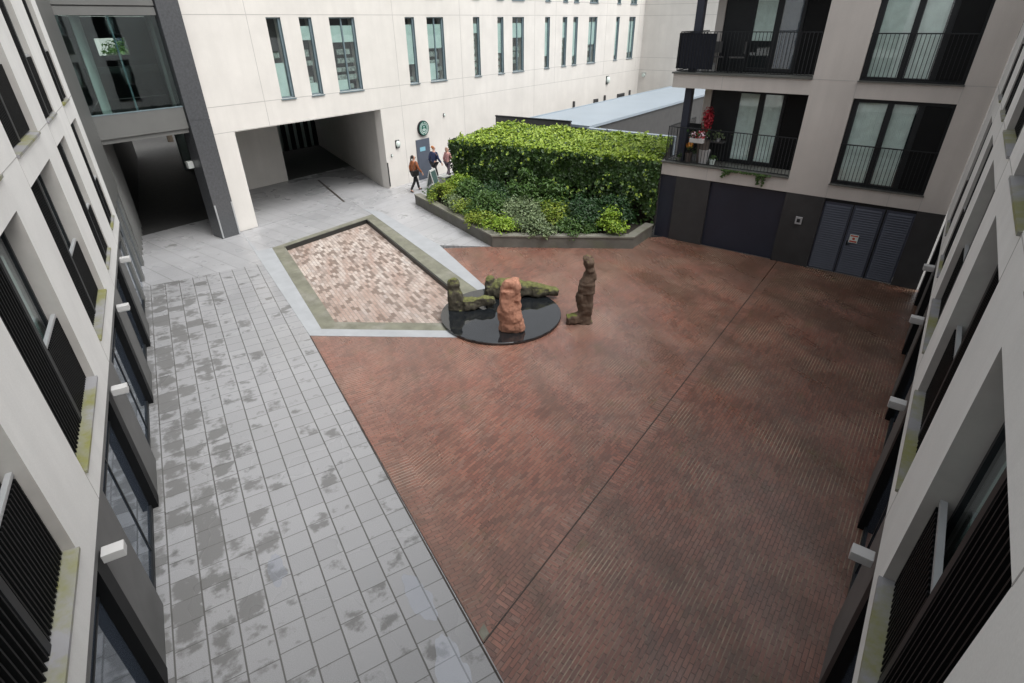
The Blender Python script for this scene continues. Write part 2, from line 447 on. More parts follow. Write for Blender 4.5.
M['st_brown'] = mossy('brown_weathered_stone', (.095, .062, .042), (.13, .14, .03), .98)

# ------------------------------------------------------------------ frames of the facades
CL = -1.81
def TL(s, dpt, z):      # left facade: s along, dpt into the building
    n = CL - dpt
    return (dL[0] * s + nL[0] * n, dL[1] * s + nL[1] * n, z)
XR = .735
def TR(s, dpt, z): return (XR + dpt, s, z)
XW = -21.45
def TW(s, dpt, z): return (XW - dpt, s, z)
YA = 19.55
def TA(s, dpt, z): return (s, YA + dpt, z)

def wall_open(mb, s0, s1, z0, z1, ops, D, backs=True, mi=0, back_mi=1, rev=None):
    """slab with rectangular openings; reveals close them, a dark backing sits at depth D in each opening"""
    ss = sorted(set([s0, s1] + [v for o in ops for v in o[:2]])); zs = sorted(set([z0, z1] + [v for o in ops for v in o[2:4]]))
    def is_open(i, j):
        if not (0 <= i < len(ss) - 1 and 0 <= j < len(zs) - 1): return True
        a = (ss[i] + ss[i + 1]) / 2; c = (zs[j] + zs[j + 1]) / 2
        return any(o[0] < a < o[1] and o[2] < c < o[3] for o in ops)
    for i in range(len(ss) - 1):
        for j in range(len(zs) - 1):
            a0, a1, c0, c1 = ss[i], ss[i + 1], zs[j], zs[j + 1]
            if is_open(i, j): continue
            mb.face([(a0, 0, c0), (a1, 0, c0), (a1, 0, c1), (a0, 0, c1)], mi)
            mb.face([(a0, D, c0), (a0, D, c1), (a1, D, c1), (a1, D, c0)], mi)
            rm = mi if rev is None else rev
            if is_open(i - 1, j): mb.face([(a0, 0, c0), (a0, 0, c1), (a0, D, c1), (a0, D, c0)], rm)
            if is_open(i + 1, j): mb.face([(a1, 0, c0), (a1, D, c0), (a1, D, c1), (a1, 0, c1)], rm)
            if is_open(i, j - 1): mb.face([(a0, 0, c0), (a0, D, c0), (a1, D, c0), (a1, 0, c0)], rm)
            if is_open(i, j + 1): mb.face([(a0, 0, c1), (a1, 0, c1), (a1, D, c1), (a0, D, c1)], rm)
    if backs:
        for o in ops:
            mb.box(o[0] - .05, D + .004, o[2] - .05, o[1] + .05, D + .05, o[3] + .05, back_mi)

# ------------------------------------------------------------------ the two near office facades (same design, mirrored)
Z_BAND, Z_SILL, Z_HEAD, Z_SILL2, Z_HEAD2, Z_TOP = 2.45, 2.87, 5.28, 5.70, 8.11, 9.2

def office(T, name, label, cols, s_lo, s_hi, near_cols_from, strip, piers, extra=None):
    root = thing(name, label, 'building', T(10, 0, 0))
    ops = [(a, b, z0, z1) for a, b in cols for z0, z1 in ((Z_SILL, Z_HEAD), (Z_SILL2, Z_HEAD2))]
    mb = MB(T); wall_open(mb, s_lo, s_hi, Z_BAND, Z_TOP, ops, .45, rev=3)
    # panel joints: proud hairlines
    J = lambda a0, c0, a1, c1: mb.box(a0, -.002, c0, a1, .01, c1, 2)
    for a, b in cols:
        for z0, z1 in ((Z_BAND, Z_SILL), (Z_HEAD, Z_SILL2), (Z_HEAD2, Z_TOP)):
            J(a - .006, z0 + .001, a + .006, z1 - .001)
    edges = [s_lo] + [v for c in cols for v in c] + [s_hi]
    for k in range(0, len(edges), 2):
        J(edges[k] + .01, Z_SILL2 - .012, edges[k + 1] - .01, Z_SILL2)
    mb.build('wall', [M['stone_near'], M['room'], M['joint'], M['reveal']], root, merge=False)
    # soffit block behind the band, ground storey glass and piers
    b = MB(T); b.box(s_lo, .451, Z_BAND, s_hi, 1.2, Z_BAND + .4); b.box(s_lo, .02, Z_BAND - .14, s_hi, 1.0, Z_BAND - .002)
    b.build('soffit', M['dkstone'], root)
    for (p0, p1) in piers:
        b = MB(T); b.box(p0 + .30, .04, 0, p1, .6, Z_BAND - .15)
        b.mi = 1; b.box(p0, .03, 0, p0 + .297, .6, Z_BAND - .15)
        b.build('pier', [M['dkstone'], M['black']], root)
    pe = sorted(piers); gaps = []
    last = s_lo
    for p0, p1 in pe:
        if p0 - last > .3: gaps.append((last, p0))
        last = p1
    if s_hi - last > .3: gaps.append((last, s_hi))
    for g0, g1 in gaps:
        b = MB(T); b.box(g0 + .003, .15, .10, g1 - .003, .17, Z_BAND - .15)
        p = b.build('shop_window', M['glass_shop'], root)
        f = MB(T); f.box(g0 + .003, .12, 0, g1 - .003, .2, .097); f.box((g0 + g1) / 2 - .02, .135, .1, (g0 + g1) / 2 + .02, .149, Z_BAND - .15)
        f.box(g0 + .003, .135, 1.9, g1 - .003, .148, 1.93)
        f.build('frame', M['frame'], p)
    # windows
    for (z0, z1) in ((Z_SILL, Z_HEAD), (Z_SILL2, Z_HEAD2)):
        for a, bb in cols:
            wide = bb - a > 1.8
            w = MB(T)
            fd = .205 if wide else .14
            fo = fd - .12
            w.box(a, fd, z0, bb, fd + .06, z0 + .06); w.box(a, fd, z1 - .07, bb, fd + .06, z1)
            w.box(a, fd, z0 + .06, a + .06, fd + .06, z1 - .07); w.box(bb - .06, fd, z0 + .06, bb, fd + .06, z1 - .07)
            mid = (a + bb) / 2
            w.box(mid - .05, fo - .003, z0 + .03, mid + .05, fd - .002, z1 - .002)
            win = w.build('window', M['frame'], root)
            g = MB(T); g.box(a + .06, fd + .02, z0 + .06, bb - .06, fd + .035, z1 - .07)
            g.build('pane', M['glass_clear'], win)
            # full-height dark fin panel over the near half
            n = MB(T); n.box(a + .02, fo + .045, z0 + .03, mid - .05, fo + .085, z1 - .03)
            k = a + .04
            while k < mid - .07:
                n.box(k, fo, z0 + .03, k + .02, fo + .043, z1 - .03); k += .09
            n.build('fin_panel', M['black'], win)
            # waist-high fin guard with silver rail over the far half
            h = MB(T); h.box(mid + .06, fo + .055, z0 + .05, bb - .01, fo + .075, z0 + 1.0)
            k = mid + .07
            while k < bb - .04:
                h.box(k, fo, z0 + .05, k + .022, fo + .053, z0 + 1.0); k += .065
            h.build('fin_guard', M['black'], win)
            r = MB(T); r.box(mid + .052, fo + .015, z0 + 1.003, bb - .004, fo + .063, z0 + 1.04)
            r.build('rail', M['silver'], win)
            sl = MB(T)
            sl.idx([(a + .004, -.03, z0 + .012), (bb - .004, -.03, z0 + .012), (bb - .004, fd - .002, z0 + .035), (a + .004, fd - .002, z0 + .035),
                    (a + .004, -.03, z0 - .025), (bb - .004, -.03, z0 - .025), (bb - .004, -.004, z0 - .025), (a + .004, -.004, z0 - .025),
                    (bb - .004, -.004, z0 + .003), (a + .004, -.004, z0 + .003), (bb - .004, fd - .002, z0 + .003), (a + .004, fd - .002, z0 + .003)],
                   [(0, 1, 2, 3), (4, 5, 1, 0), (4, 7, 6, 5), (7, 9, 8, 6), (9, 11, 10, 8), (3, 2, 10, 11), (0, 3, 11, 9, 7, 4), (1, 5, 6, 8, 10, 2)])
            sl.build('sill', M['sill'], win)
            # something pale indoors so the glass has depth
            rm = MB(T); rm.box(mid + .1, fd + .08, z0 + .2, bb - .15, fd + .10, z0 + 1.9 + .3 * rnd.random())
            rm.build('blind', M['blind'], win)
    return root

LC = [(2.95, 5.2), (6.4, 8.65), (9.87, 12.1), (13.3, 14.7), (16.2, 17.55)]
RC = [(2.25, 4.5), (5.8, 8.05), (9.25, 11.5), (12.7, 14.1), (15.6, 16.95)]
office(TL, 'office_building', 'off-white clad office facade with black finned windows along the grey flagged path', LC, -1.5, 18.4, 0, None,
       [(1.9, 3.25), (5.45, 6.8), (8.95, 10.3), (12.45, 13.8), (15.3, 16.65)])
office(TR, 'office_building', 'off-white clad office facade with black finned windows along the red brick paving', RC, -2.2, 19.5, 0, None,
       [(1.3, 2.65), (4.85, 6.2), (8.3, 9.65), (11.8, 13.15), (15.0, 16.35), (18.3, 19.4)])

# little white box lamps fixed to the bands
def wall_box_lamp(T, s, label):
    c = T(s, -.1, 2.3)
    r = thing('wall_lamp', label, 'lamp', c, 'white box lamps on the office facades')
    b = MB(T); b.box(s - .075, -.215, 2.22, s + .075, -.004, 2.33)
    b.build('housing', M['white'], r, bevel=.006)
    d = MB(T); d.box(s - .055, -.20, 2.205, s + .055, -.03, 2.218); d.build('diffuser', M['signwhite'], r)
    return r
for T, ss, lab in ((TL, (5.65, 9.2, 12.55, 15.6), ['nearest white box lamp on the facade beside the grey flags',
                                     'second white box lamp from the camera above the grey flagged path',
                                     'third white box lamp from the camera above the grey flagged path',
                                     'farthest white box lamp above the grey flagged path, close to the link bridge']),
                   (TR, (5.3, 8.6, 11.85, 14.95), ['nearest white box lamp on the facade beside the red brick paving',
                                     'second white box lamp from the camera beside the red brick paving',
                                     'third white box lamp from the camera beside the red brick paving',
                                     'farthest white box lamp beside the red brick paving, near the louvred doors'])):
    for s, l in zip(ss, lab): wall_box_lamp(T, s, l)

# ------------------------------------------------------------------ ground
g = MB(); g.face([(-300, -300, -.3), (300, -300, -.3), (300, 300, -.3), (-300, 300, -.3)])
structure(g, 'ground', M['subsoil'])
def P(s, n): return (dL[0] * s + nL[0] * n, dL[1] * s + nL[1] * n)
def xy(a): return [(p[0], p[1]) for p in a]
Bw = (-11.95, 6.90); Bc = (-2.93, 3.17)
# pool corners (inner edge) and borders
I = [(-18.4, 10.44), (-12.05, 7.79), (-9.3, 9.69), (-10.85, 11.29), (-18.45, 14.36)]
O = [(-18.75, 10.12), (-12.02, 7.32), (-8.75, 9.55), (-10.15, 11.72), (-18.9, 15.05)]
# pale kerb around it
K = [(-21.4, 10.45), (-11.97, 6.91), (-8.4, 9.35), (-9.9, 11.95), (-13.86, 13.53), (-19.9, 15.65), (-21.4, 16.1)]
TOPZ = 0.0
def sheet(poly, name, mat, z=TOPZ, thick=.12):
    b = MB(); b.prism(poly, z - thick, z); return structure(b, name, mat)
# left flags: from camera corner to the far edge
sheet([(1.3, -2.6), (1.3, 1.35), (-2.93, 3.17), (-11.95, 6.90), (-17.65, 9.15), P(19.7, -.2), P(19.7, -2.1), P(-2, -2.1)], 'path', M['slab'])
# band in front of the bridge
sheet([P(19.705, -2.1), P(19.705, -.2), (-17.65, 9.152), (-21.4, 10.44), (-21.45, 9.5), (-21.45, 6.2)], 'pavement', M['slab_far'], -.002)
# in front of the tunnel, left of the basin
sheet([(-21.405, 10.455), (-18.9, 9.62), (-18.753, 10.12), (-18.903, 15.05), (-19.9, 15.35), (-21.45, 15.9)], 'pavement', M['slab_far'], -.003)
# right of the basin up to the door
sheet([(-21.45, 15.905), (-19.9, 15.36), (-18.85, 15.5), (-13.86, 13.95), (-12.2, 14.95), (-7.0, 18.5), (-17, 24), (-21.45, 24)], 'pavement', M['slab_side'], -.002)
# brick fields
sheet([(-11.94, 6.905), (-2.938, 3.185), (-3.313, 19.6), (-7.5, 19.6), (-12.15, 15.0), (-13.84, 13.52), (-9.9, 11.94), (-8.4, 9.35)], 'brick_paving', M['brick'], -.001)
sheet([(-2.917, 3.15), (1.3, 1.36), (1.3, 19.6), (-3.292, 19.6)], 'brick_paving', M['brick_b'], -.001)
def film(name, c, axes, rot, seed):
    b = MB(); n = 60; pts = []
    for k in range(n):
        a = 2 * math.pi * k / n
        r_ = 1 + .35 * noise.noise((math.cos(a) * 1.3 + seed, math.sin(a) * 1.3, 0)) + .18 * noise.noise((math.cos(a) * 3.5 + seed, math.sin(a) * 3.5, 5))
        x, y = axes[0] * r_ * math.cos(a), axes[1] * r_ * math.sin(a)
        pts.append((c[0] + x * math.cos(rot) - y * math.sin(rot), c[1] + x * math.sin(rot) + y * math.cos(rot)))
    b.prism(pts, .001, .0035); return structure(b, name, M['water'])
M['water'] = glass('rain_water_film', (.99, .99, 1.0), .20, .06)
film('water', (-2.9, 2.55), (.62, .22), RAD(145), 1.0)
film('water', (-4.1, 3.15), (.42, .16), RAD(160), 4.0)
film('water', (-6.2, 2.2), (.30, .13), RAD(158), 7.0)
# edge courses
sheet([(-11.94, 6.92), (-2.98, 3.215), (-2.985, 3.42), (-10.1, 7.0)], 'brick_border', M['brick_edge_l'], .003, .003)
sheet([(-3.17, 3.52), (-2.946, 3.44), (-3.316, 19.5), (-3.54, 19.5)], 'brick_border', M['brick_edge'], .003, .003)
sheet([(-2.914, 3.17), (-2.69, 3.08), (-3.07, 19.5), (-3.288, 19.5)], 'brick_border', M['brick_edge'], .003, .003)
# small stone block at the apex of the drain
sheet([(-3.10, 3.40), (-2.95, 3.33), (-2.95, 3.20), (-3.08, 3.255)], 'kerb', M['olive'], .006, .006)
# steel strip between flags and bricks
def strip(p, q, w, z0, z1, name, mat):
    p = Vector(p); q = Vector(q); u = (q - p).normalized(); v = Vector((-u.y, u.x)) * w / 2
    b = MB(); b.prism([tuple(p - v), tuple(q - v), tuple(q + v), tuple(p + v)], z0, z1); return structure(b, name, mat)
strip((-11.95, 6.905), (1.2, 1.41), .025, -.1, .006, 'edging_strip', M['channel'])
# kerbs round the basin: pale outside, algae-green inside
def ring(outer, inner, z0, z1, name, mat, skip=()):
    b = MB(); n = len(outer)
    for i in range(n):
        if i in skip: continue
        j = (i + 1) % n
        b.prism([outer[i], outer[j], inner[j], inner[i]], z0, z1)
    return structure(b, name, mat)
b = MB()
b.prism([(-21.4, 10.445), (-11.955, 6.91), (-12.02, 7.318), (-18.75, 10.115), (-18.9, 9.63)], -.12, .006)
b.prism([(-11.953, 6.91), (-8.4, 9.35), (-8.75, 9.547), (-12.018, 7.318)], -.12, .006)
b.prism([(-8.745, 9.555), (-8.4, 9.352), (-9.898, 11.95), (-10.145, 11.72)], -.12, .006)
b.prism([(-10.148, 11.723), (-9.9, 11.952), (-13.86, 13.94), (-18.85, 15.49), (-19.9, 15.35), (-18.9, 15.053)], -.12, .006)
structure(b, 'kerb', M['kerb'])
ring(O, I, -.14, 0.004, 'basin_border', M['olive'])
b = MB(); b.prism(I, -.2, -.13); structure(b, 'basin_floor', M['basin'])
# dark steel upstand on the far and right edges
def upstand(p, q, w=.06, z=.022):
    strip(p, q, w, -.13, z, 'basin_edging', M['steel_dark'])
upstand((-18.4, 10.42), (-18.45, 14.36), .07); upstand((-18.48, 14.38), (-10.85, 11.29), .07)
# drain slots
d = MB(); d.prism([(-2.936, 3.2), (-2.919, 3.2), (-3.241, 17.2), (-3.258, 17.2)], -.12, .0045)
o = tag(d.build('drain_channel', M['channel']), 'long dark slot drain running straight across the red brick paving', 'drain')
sl = strip((-25.9, 17.4), (-21.47, 15.58), .10, -.12, .004, 'drain_channel', M['channel'])
del sl['kind']; tag(sl, 'short dark slot drain coming out of the vehicle tunnel', 'drain')

# passage and tunnel floors
sheet([(-21.452, 6.2), (-21.452, 24), (-27.2, 26), (-27.2, 12.9), (-24.2, 11.6), (-24.2, 6.2)], 'pavement', M['slab_far'], -.006)
sheet([(-24.201, 6.2), (-24.201, 11.6), (-27.201, 12.9), (-27.201, 26), (-60, 60), (-75, 60), (-75, 0), (-40, 6.2)], 'road', M['shaded_asphalt'], -.009)

# ------------------------------------------------------------------ white building with the tunnel
wb = thing('white_building', 'long pale stone building with slim windows and a vehicle tunnel', 'building', (XW, 20, 0))
WIN = [(13.45, 14.06), (14.86, 15.44), (16.27, 17.57), (20.48, 21.08), (21.9, 23.07), (25.33, 25.86), (27.4, 27.95), (28.77, 29.9),
       (32.1, 32.65), (34.1, 34.65), (35.4, 36.0), (37.42, 38.57), (41.35, 41.9), (43.45, 44.5)]
ops = [(a, b_, 4.61, 7.40) for a, b_ in WIN] + [(a, b_, 8.22, 9.75) for a, b_ in WIN if a > 20] + [(11.2, 18.4, 0, 3.68)]
mb = MB(TW)
wall_open(mb, 10.32, 46.0, 0, 10.1, ops, .45, backs=False)
for o_ in ops[:-1]: mb.box(o_[0] - .05, .454, o_[2] - .05, o_[1] + .05, .5, o_[3] + .05, 1)
mb.mi = 2
for z in (3.69, 4.59, 7.47, 8.2): mb.box(10.33, -.003, z + .003, 45.99, .01, z + .021)
for s in (12.69, 19.75, 24.3, 31.0, 33.3, 39.9, 45.2):
    for z0, z1 in ((3.715, 4.59), (4.615, 7.47), (7.5, 8.2), (8.225, 10.1)): mb.box(s - .008, -.0025, z0, s + .008, .01, z1)
for s in (11.75, 19.75, 24.3, 31): 
    if not 11.2 < s < 18.4: mb.box(s - .008, -.0025, .02, s + .008, .01, 3.69)
mb.mi = 0
mb.build('wall', [M['stone'], M['room'], M['joint']], wb)
# far return wall
e = MB(); e.box(-21.9, 46.001, 0, -3, 46.5, 10.1)
e.mi = 1
for z in (3.69, 4.59, 7.47, 8.2): e.box(-21.44, 45.997, z, -3, 46.0008, z + .02)
e.build('return_wall', [M['stone'], M['joint']], wb)
# tunnel: ceiling, side blocks, inner pale wall
t_ = MB(); t_.prism([(-21.904, 10.4), (-21.904, 19.6), (-33.5, 24.8), (-33.5, 15.2)], 3.69, 4.2)
t_.build('tunnel_ceiling', M['passage'], wb)
t_ = MB()
t_.prism([(-21.905, 10.36), (-21.905, 11.2), (-27.1, 13.35), (-27.1, 16.4), (-33.5, 19.0), (-40, 20.2), (-40, 17.7)], 0, 3.688)
t_.build('tunnel_wall', M['stone'], wb)
t_ = MB(); t_.prism([(-21.906, 18.4), (-21.906, 24), (-36, 30), (-36, 24.25)], 0, 3.688)
t_.build('tunnel_wall', M['stone'], wb)
# striped glazed wall behind the tunnel; added ceiling slot lets sky light onto it
gw = MB(); gw.box(-34.4, 14.5, 0, -34.2, 32, 5)
gs = gw.build('glazed_wall', M['blind'], wb)
f = MB()
for k in range(26): f.box(-34.195, 15.2 + k * .57, 0, -34.0, 15.42 + k * .57, 5)
f.build('fins', M['frame'], gs)

for i, (a, b_) in enumerate(WIN):
    for (z0, z1) in ((4.61, 7.40), (8.22, 9.75)):
        if z0 > 8 and a < 20: continue
        w = MB(TW); D0 = .085
        w.box(a, D0, z0, b_, D0 + .07, z0 + .05); w.box(a, D0, z1 - .05, b_, D0 + .07, z1)
        w.box(a, D0, z0 + .05, a + .05, D0 + .07, z1 - .05); w.box(b_ - .09, D0 - .02, z0 + .05, b_ - .014, D0 + .07, z1 - .05)
        # metal lining of the reveal
        w.box(b_ - .012, .01, z0 + .012, b_ - .002, D0 - .002, z1 - .012)
        if b_ - a > .9: w.box((a + b_) / 2 - .03, D0, z0 + .05, (a + b_) / 2 + .03, D0 + .07, z1 - .05)
        win = w.build('window', M['steelblue'], wb)
        gpane = MB(TW); gpane.box(a + .05, D0 + .03, z0 + .05, b_ - .09, D0 + .034, z1 - .05); gpane.build('pane', M['glass_clear'], win)
        fr = [.0, .2, .25, .68, .42, .18, .6, .3, .75, .35, .8, .55, .9, .85][i]
        if z0 > 8: fr = .5
        if fr > .05:
            bl = MB(TW); bl.box(a + .052, D0 + .05, z1 - .30 - (z1 - z0 - .35) * fr, b_ - .092, D0 + .06, z1 - .30); bl.build('blind', M['blind'], win)
        rs = random.Random(i * 3 + 1)
        sh = MB(TW)
        for k in range(7):
            zz = z0 + .1 + k * .33
            if rs.random() < .75: sh.box(a + .06 + .2 * rs.random() * (b_ - a), D0 + .10, zz, b_ - .1 - .3 * rs.random() * (b_ - a), D0 + .16, zz + .16 + .1 * rs.random())
        sh.build('shelf', M['shelf'], win)
        if i in (0, 1, 2, 4) and z0 < 8:
            lo = MB(TW); lo.box(a + .055, D0 + .07, z0 + .06, a + (b_ - a) * (.5 if i in (2, 4) else .8), D0 + .08, z0 + (1.25 if i == 0 else .8 if i == 4 else .45)); lo.build('screen', M['blind'], win)
        si = MB(TW); si.box(a - .03, -.05, z0 - .045, b_ + .03, .155, z0 - .003); si.build('sill', M['steelblue'], win)
# door
b = MB(TW); b.box(20.45, -.04, 0, 21.40, -.004, 2.0)
dr = b.build('door', M['doorblue'], wb)
b = MB(TW); b.box(20.52, -.05, .05, 21.33, -.042, 1.95); b.build('door_leaf', M['doorblue'], dr)
b = MB(TW); b.box(20.66, -.058, 1.42, 21.05, -.052, 1.62); b.build('notice', M['signblue'], dr)
b = MB(TW); b.tube((21.25, -.05, 1.0), (21.25, -.12, 1.0), .015); b.tube((21.25, -.11, 1.0), (21.12, -.11, 1.0), .012); b.build('handle', M['brass'], dr)
# corner guard on the tunnel mouth
b = MB(TW); b.box(18.405, -.02, .1, 18.47, -.004, 1.25); b.build('corner_guard', M['frame'], wb)

# round emblem sign
def disc_x(mb, x, y, z, r0, r1, t, n=36, mi=None):
    p = []
    for xx in (x, x + t):
        for r in (r0, r1):
            for k in range(n):
                a = 2 * math.pi * k / n
                p.append((xx, y + r * math.cos(a), z + r * math.sin(a)))
    f = []
    for k in range(n):
        q = (k + 1) % n
        f += [(2 * n + k, 2 * n + q, 3 * n + q, 3 * n + k), (n + k, n + q, 3 * n + q, 3 * n + k), (k, 2 * n + k, 2 * n + q, q), (k, q, n + q, n + k)]
    mb.idx(p, f, mi)
sg = thing('round_sign', 'round green coffee shop sign with pale ring above the slate door', 'sign', (XW + .07, 21.0, 2.52))
b = MB(); disc_x(b, XW + .003, 21.0, 2.52, .001, .36, .12); b.build('housing', M['frame'], sg)
b = MB(); disc_x(b, XW + .124, 21.0, 2.52, .001, .335, .008); b.build('face', M['signgreen'], sg)
b = MB(); disc_x(b, XW + .133, 21.0, 2.52, .19, .215, .004)
b.build('ring', M['signwhite'], sg)
b = MB()
st = []
for k in range(10):
    a = math.pi / 2 + k * math.pi / 5; r = .06 if k % 2 == 0 else .025
    st.append((XW + .135, 21.0 + r * math.cos(a), 2.60 + r * math.sin(a)))
b.face(st)
for dy in (-.10, -.05, 0, .05, .10):
    b.box(XW + .133, 21.0 + dy - .014, 2.37 + abs(dy) * .5, XW + .137, 21.0 + dy + .014, 2.53 - abs(dy) * .4)
b.build('emblem', M['signwhite'], sg, recalc=False)
# lettering ring: short pale blocks between ring and rim
b = MB()
for k in range(17):
    a = math.pi * (-.02 + 1.04 * k / 16)
    if k in (8,): continue
    for s_ in (1, -1):
        y = 21.0 + .275 * math.cos(a * s_); z = 2.52 + .275 * math.sin(a * s_)
        b.box(XW + .133, y - .017, z - .022, XW + .136, y + .017, z + .022)
b.build('lettering', M['signwhite'], sg)

# bulkhead lamp, little wall boxes and cctv domes
def bulkhead(y, z, label, sc=1, name='bulkhead_lamp', cat='lamp'):
    r = thing(name, label, cat, (XW, y, z))
    b = MB(); b.box(XW + .003, y - .13 * sc, z - .19 * sc, XW + .05, y + .13 * sc, z + .19 * sc); b.build('back_plate', M['frame'], r, bevel=.02)
    b = MB(); b.smooth = True
    prof = [(.115, 0), (.11, .05), (.085, .09), (.04, .11), (.005, .115)]
    bb = []
    n = 16
    for rr, xx in prof:
        for k in range(n):
            a = 2 * math.pi * k / n; bb.append((XW + .051 + xx * sc, y + rr * sc * math.cos(a), z + 1.4 * rr * sc * math.sin(a)))
    b.idx(bb, [(j * n + k, j * n + (k + 1) % n, (j + 1) * n + (k + 1) % n, (j + 1) * n + k) for j in range(4) for k in range(n)])
    b.build('diffuser', M['signwhite'], r)
bulkhead(19.2, 2.02, 'oval bulkhead lamp on the pale wall between the tunnel and the slate door')
bulkhead(40.6, 3.32, 'white wall lamp far along the pale wall above the zinc roof', 1.5, 'wall_lamp')
bulkhead(22.65, 2.95, 'small dark camera box on the pale wall just above the ivy block', .45, 'security_camera', 'camera')
bulkhead(18.75, 1.55, 'tiny call box on the pale wall beside the tunnel mouth', .35, 'call_box', 'intercom')
r = thing('wall_lamp', 'white wall lamp on the far return wall beside the corner', 'lamp', (-21.0, 46, 3.32))
b = MB(); b.tube((-21.0, 45.99, 3.32), (-21.0, 45.86, 3.32), .15, .12, 14); b.build('housing', M['signwhite'], r)
b = MB(); b.box(-21.2, 45.9, 3.48, -20.8, 45.996, 3.53); b.build('cap', M['lightframe'], r)
# low dark vents along the foot of the far wall
for y, w, h, l in ((35.83, .14, .55, 'narrow dark post at the wall foot, nearest behind the ivy block'), (38.96, .55, .25, 'short dark wall vent behind the zinc roof, nearer of two'),
                (40.32, .14, .5, 'narrow dark post at the wall foot between the two vents'), (42.96, 1.1, .28, 'long dark wall vent behind the zinc roof'),
                (44.51, .14, .5, 'narrow dark post at the wall foot next to the far corner')):
    r = thing('wall_vent' if w > .2 else 'vent_pipe', l, 'vent', (XW + .05, y, 2.05))
    b = MB(); b.box(XW + .003, y - w / 2, 1.6, XW + .12, y + w / 2, 2.05 + h / 2); b.build('casing', M['annexwall'], r)
    b = MB()
    for k in range(4): b.box(XW + .121, y - w / 2 + .02, 1.75 + k * .1, XW + .13, y + w / 2 - .02, 1.79 + k * .1)
    b.build('slats', M['frame'], r)

# ------------------------------------------------------------------ link bridge, passage and granite pier
lb = thing('link_bridge', 'glazed grey link bridge over the dark passage', 'bridge', (-21.3, 8.2, 3.9))
X0 = -21.3; Y0, Y1 = 6.72, 9.53
b = MB(); b.box(X0 - .4, Y0, 4.05, X0, Y1, 4.74); b.box(X0 - .45, Y0, 3.90, X0 - .06, Y1, 4.047); b.build('beam', M['greymetal'], lb)
b = MB(); b.box(X0 - .4, Y0, 7.46, X0, Y1, 7.68); b.box(X0 - .4, Y0, 7.72, X0 + .02, Y1, 9.2); b.box(X0 - .4, Y0, 7.681, X0 - .05, Y1, 7.719); b.build('top_beam', M['greymetal'], lb)
b = MB(); b.box(X0 - .06, Y0 + .01, 4.743, X0 - .04, Y1 - .01, 7.458); pn = b.build('pane', M['glass_bridge'], lb)
b = MB(); b.box(X0 - .10, 8.10, 4.745, X0 - .063, 8.15, 7.456); b.box(X0 - .038, Y0, 4.742, X0 + .01, Y1, 4.775); b.build('mullion', M['steelblue'], pn)
# interior box of the bridge: slanting along the left facade direction
def along(p, t): return (p[0] + dL[0] * t, p[1] + dL[1] * t)
a0 = (X0 - .42, Y0 - .0); a1 = (X0 - .42, Y1)
LEN = 6.5
b = MB()
q0, q1 = along(a0, LEN), along(a1, LEN)
b.prism([a0, a1, q1, q0], 4.3, 4.55); b.prism([a0, a1, q1, q0], 7.5, 7.7)
b.build('deck', M['room'], lb)
b = MB()
def vwall(p, q, z0, z1, th=.1):
    p = Vector(p); q = Vector(q); u = (q - p).normalized(); v = Vector((-u.y, u.x)) * th
    b.prism([tuple(p), tuple(q), tuple(q + v), tuple(p + v)], z0, z1)
def lerp(p, q, t): return (p[0] + (q[0] - p[0]) * t, p[1] + (q[1] - p[1]) * t)
vwall(along(a0, .02), q0, 4.56, 7.49)
vwall(q0, lerp(q0, q1, .22), 4.56, 7.49); vwall(lerp(q0, q1, .62), q1, 4.56, 7.49)
vwall(lerp(q0, q1, .22), lerp(q0, q1, .62), 4.56, 6.15); vwall(lerp(q0, q1, .22), lerp(q0, q1, .62), 6.75, 7.49)
vwall(along(a1, .02), q1, 4.56, 7.49)
b.build('inner_wall', M['dkstone'], lb)
b = MB()
for k in range(5):
    p = (X0 - .75 - k * .32, Y0 + .62 + k * .16)
    b.box(p[0] - .05, p[1], 4.56, p[0], p[1] + .07, 7.49)
b.build('fin', M['lightframe'], lb)
b = MB(); p = along(a0, 2.2); b.box(p[0] - .15, p[1] + .3, 5.75, p[0], p[1] + 2.6, 5.95); b.build('stair_landing', M['greymetal'], lb)
# passage under the bridge: ceiling and side walls
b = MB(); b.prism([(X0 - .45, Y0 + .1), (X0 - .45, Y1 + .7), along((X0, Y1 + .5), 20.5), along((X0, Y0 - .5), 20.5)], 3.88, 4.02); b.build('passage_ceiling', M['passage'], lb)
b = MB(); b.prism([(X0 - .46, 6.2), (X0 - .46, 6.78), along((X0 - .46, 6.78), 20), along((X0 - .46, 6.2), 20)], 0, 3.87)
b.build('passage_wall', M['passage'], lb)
b = MB()
for k in range(7):
    p = along((X0 - .47, 6.82), .3 + k * .6); b.box(p[0] - .06, p[1] - .02, 0, p[0] + .06, p[1] + .06, 3.86)
b.build('passage_fin', M['greymetal'], lb)
# grey metal panel strip between the office facade and the bridge
b = MB(TL); b.box(18.42, .06, 2.6, 22.2, .5, 9.2); b.box(18.42, .10, 0, 18.75, .5, 2.597); b.box(20.2, .10, 0, 20.6, .5, 2.597); b.box(21.75, .10, 0, 22.2, .5, 2.597)
b.build('side_cladding', M['greymetal'], lb)
b = MB(TL); b.box(18.753, .16, .05, 20.197, .2, 2.595); b.box(20.603, .16, .05, 21.747, .2, 2.595); b.build('side_window', M['glass_shop'], lb)
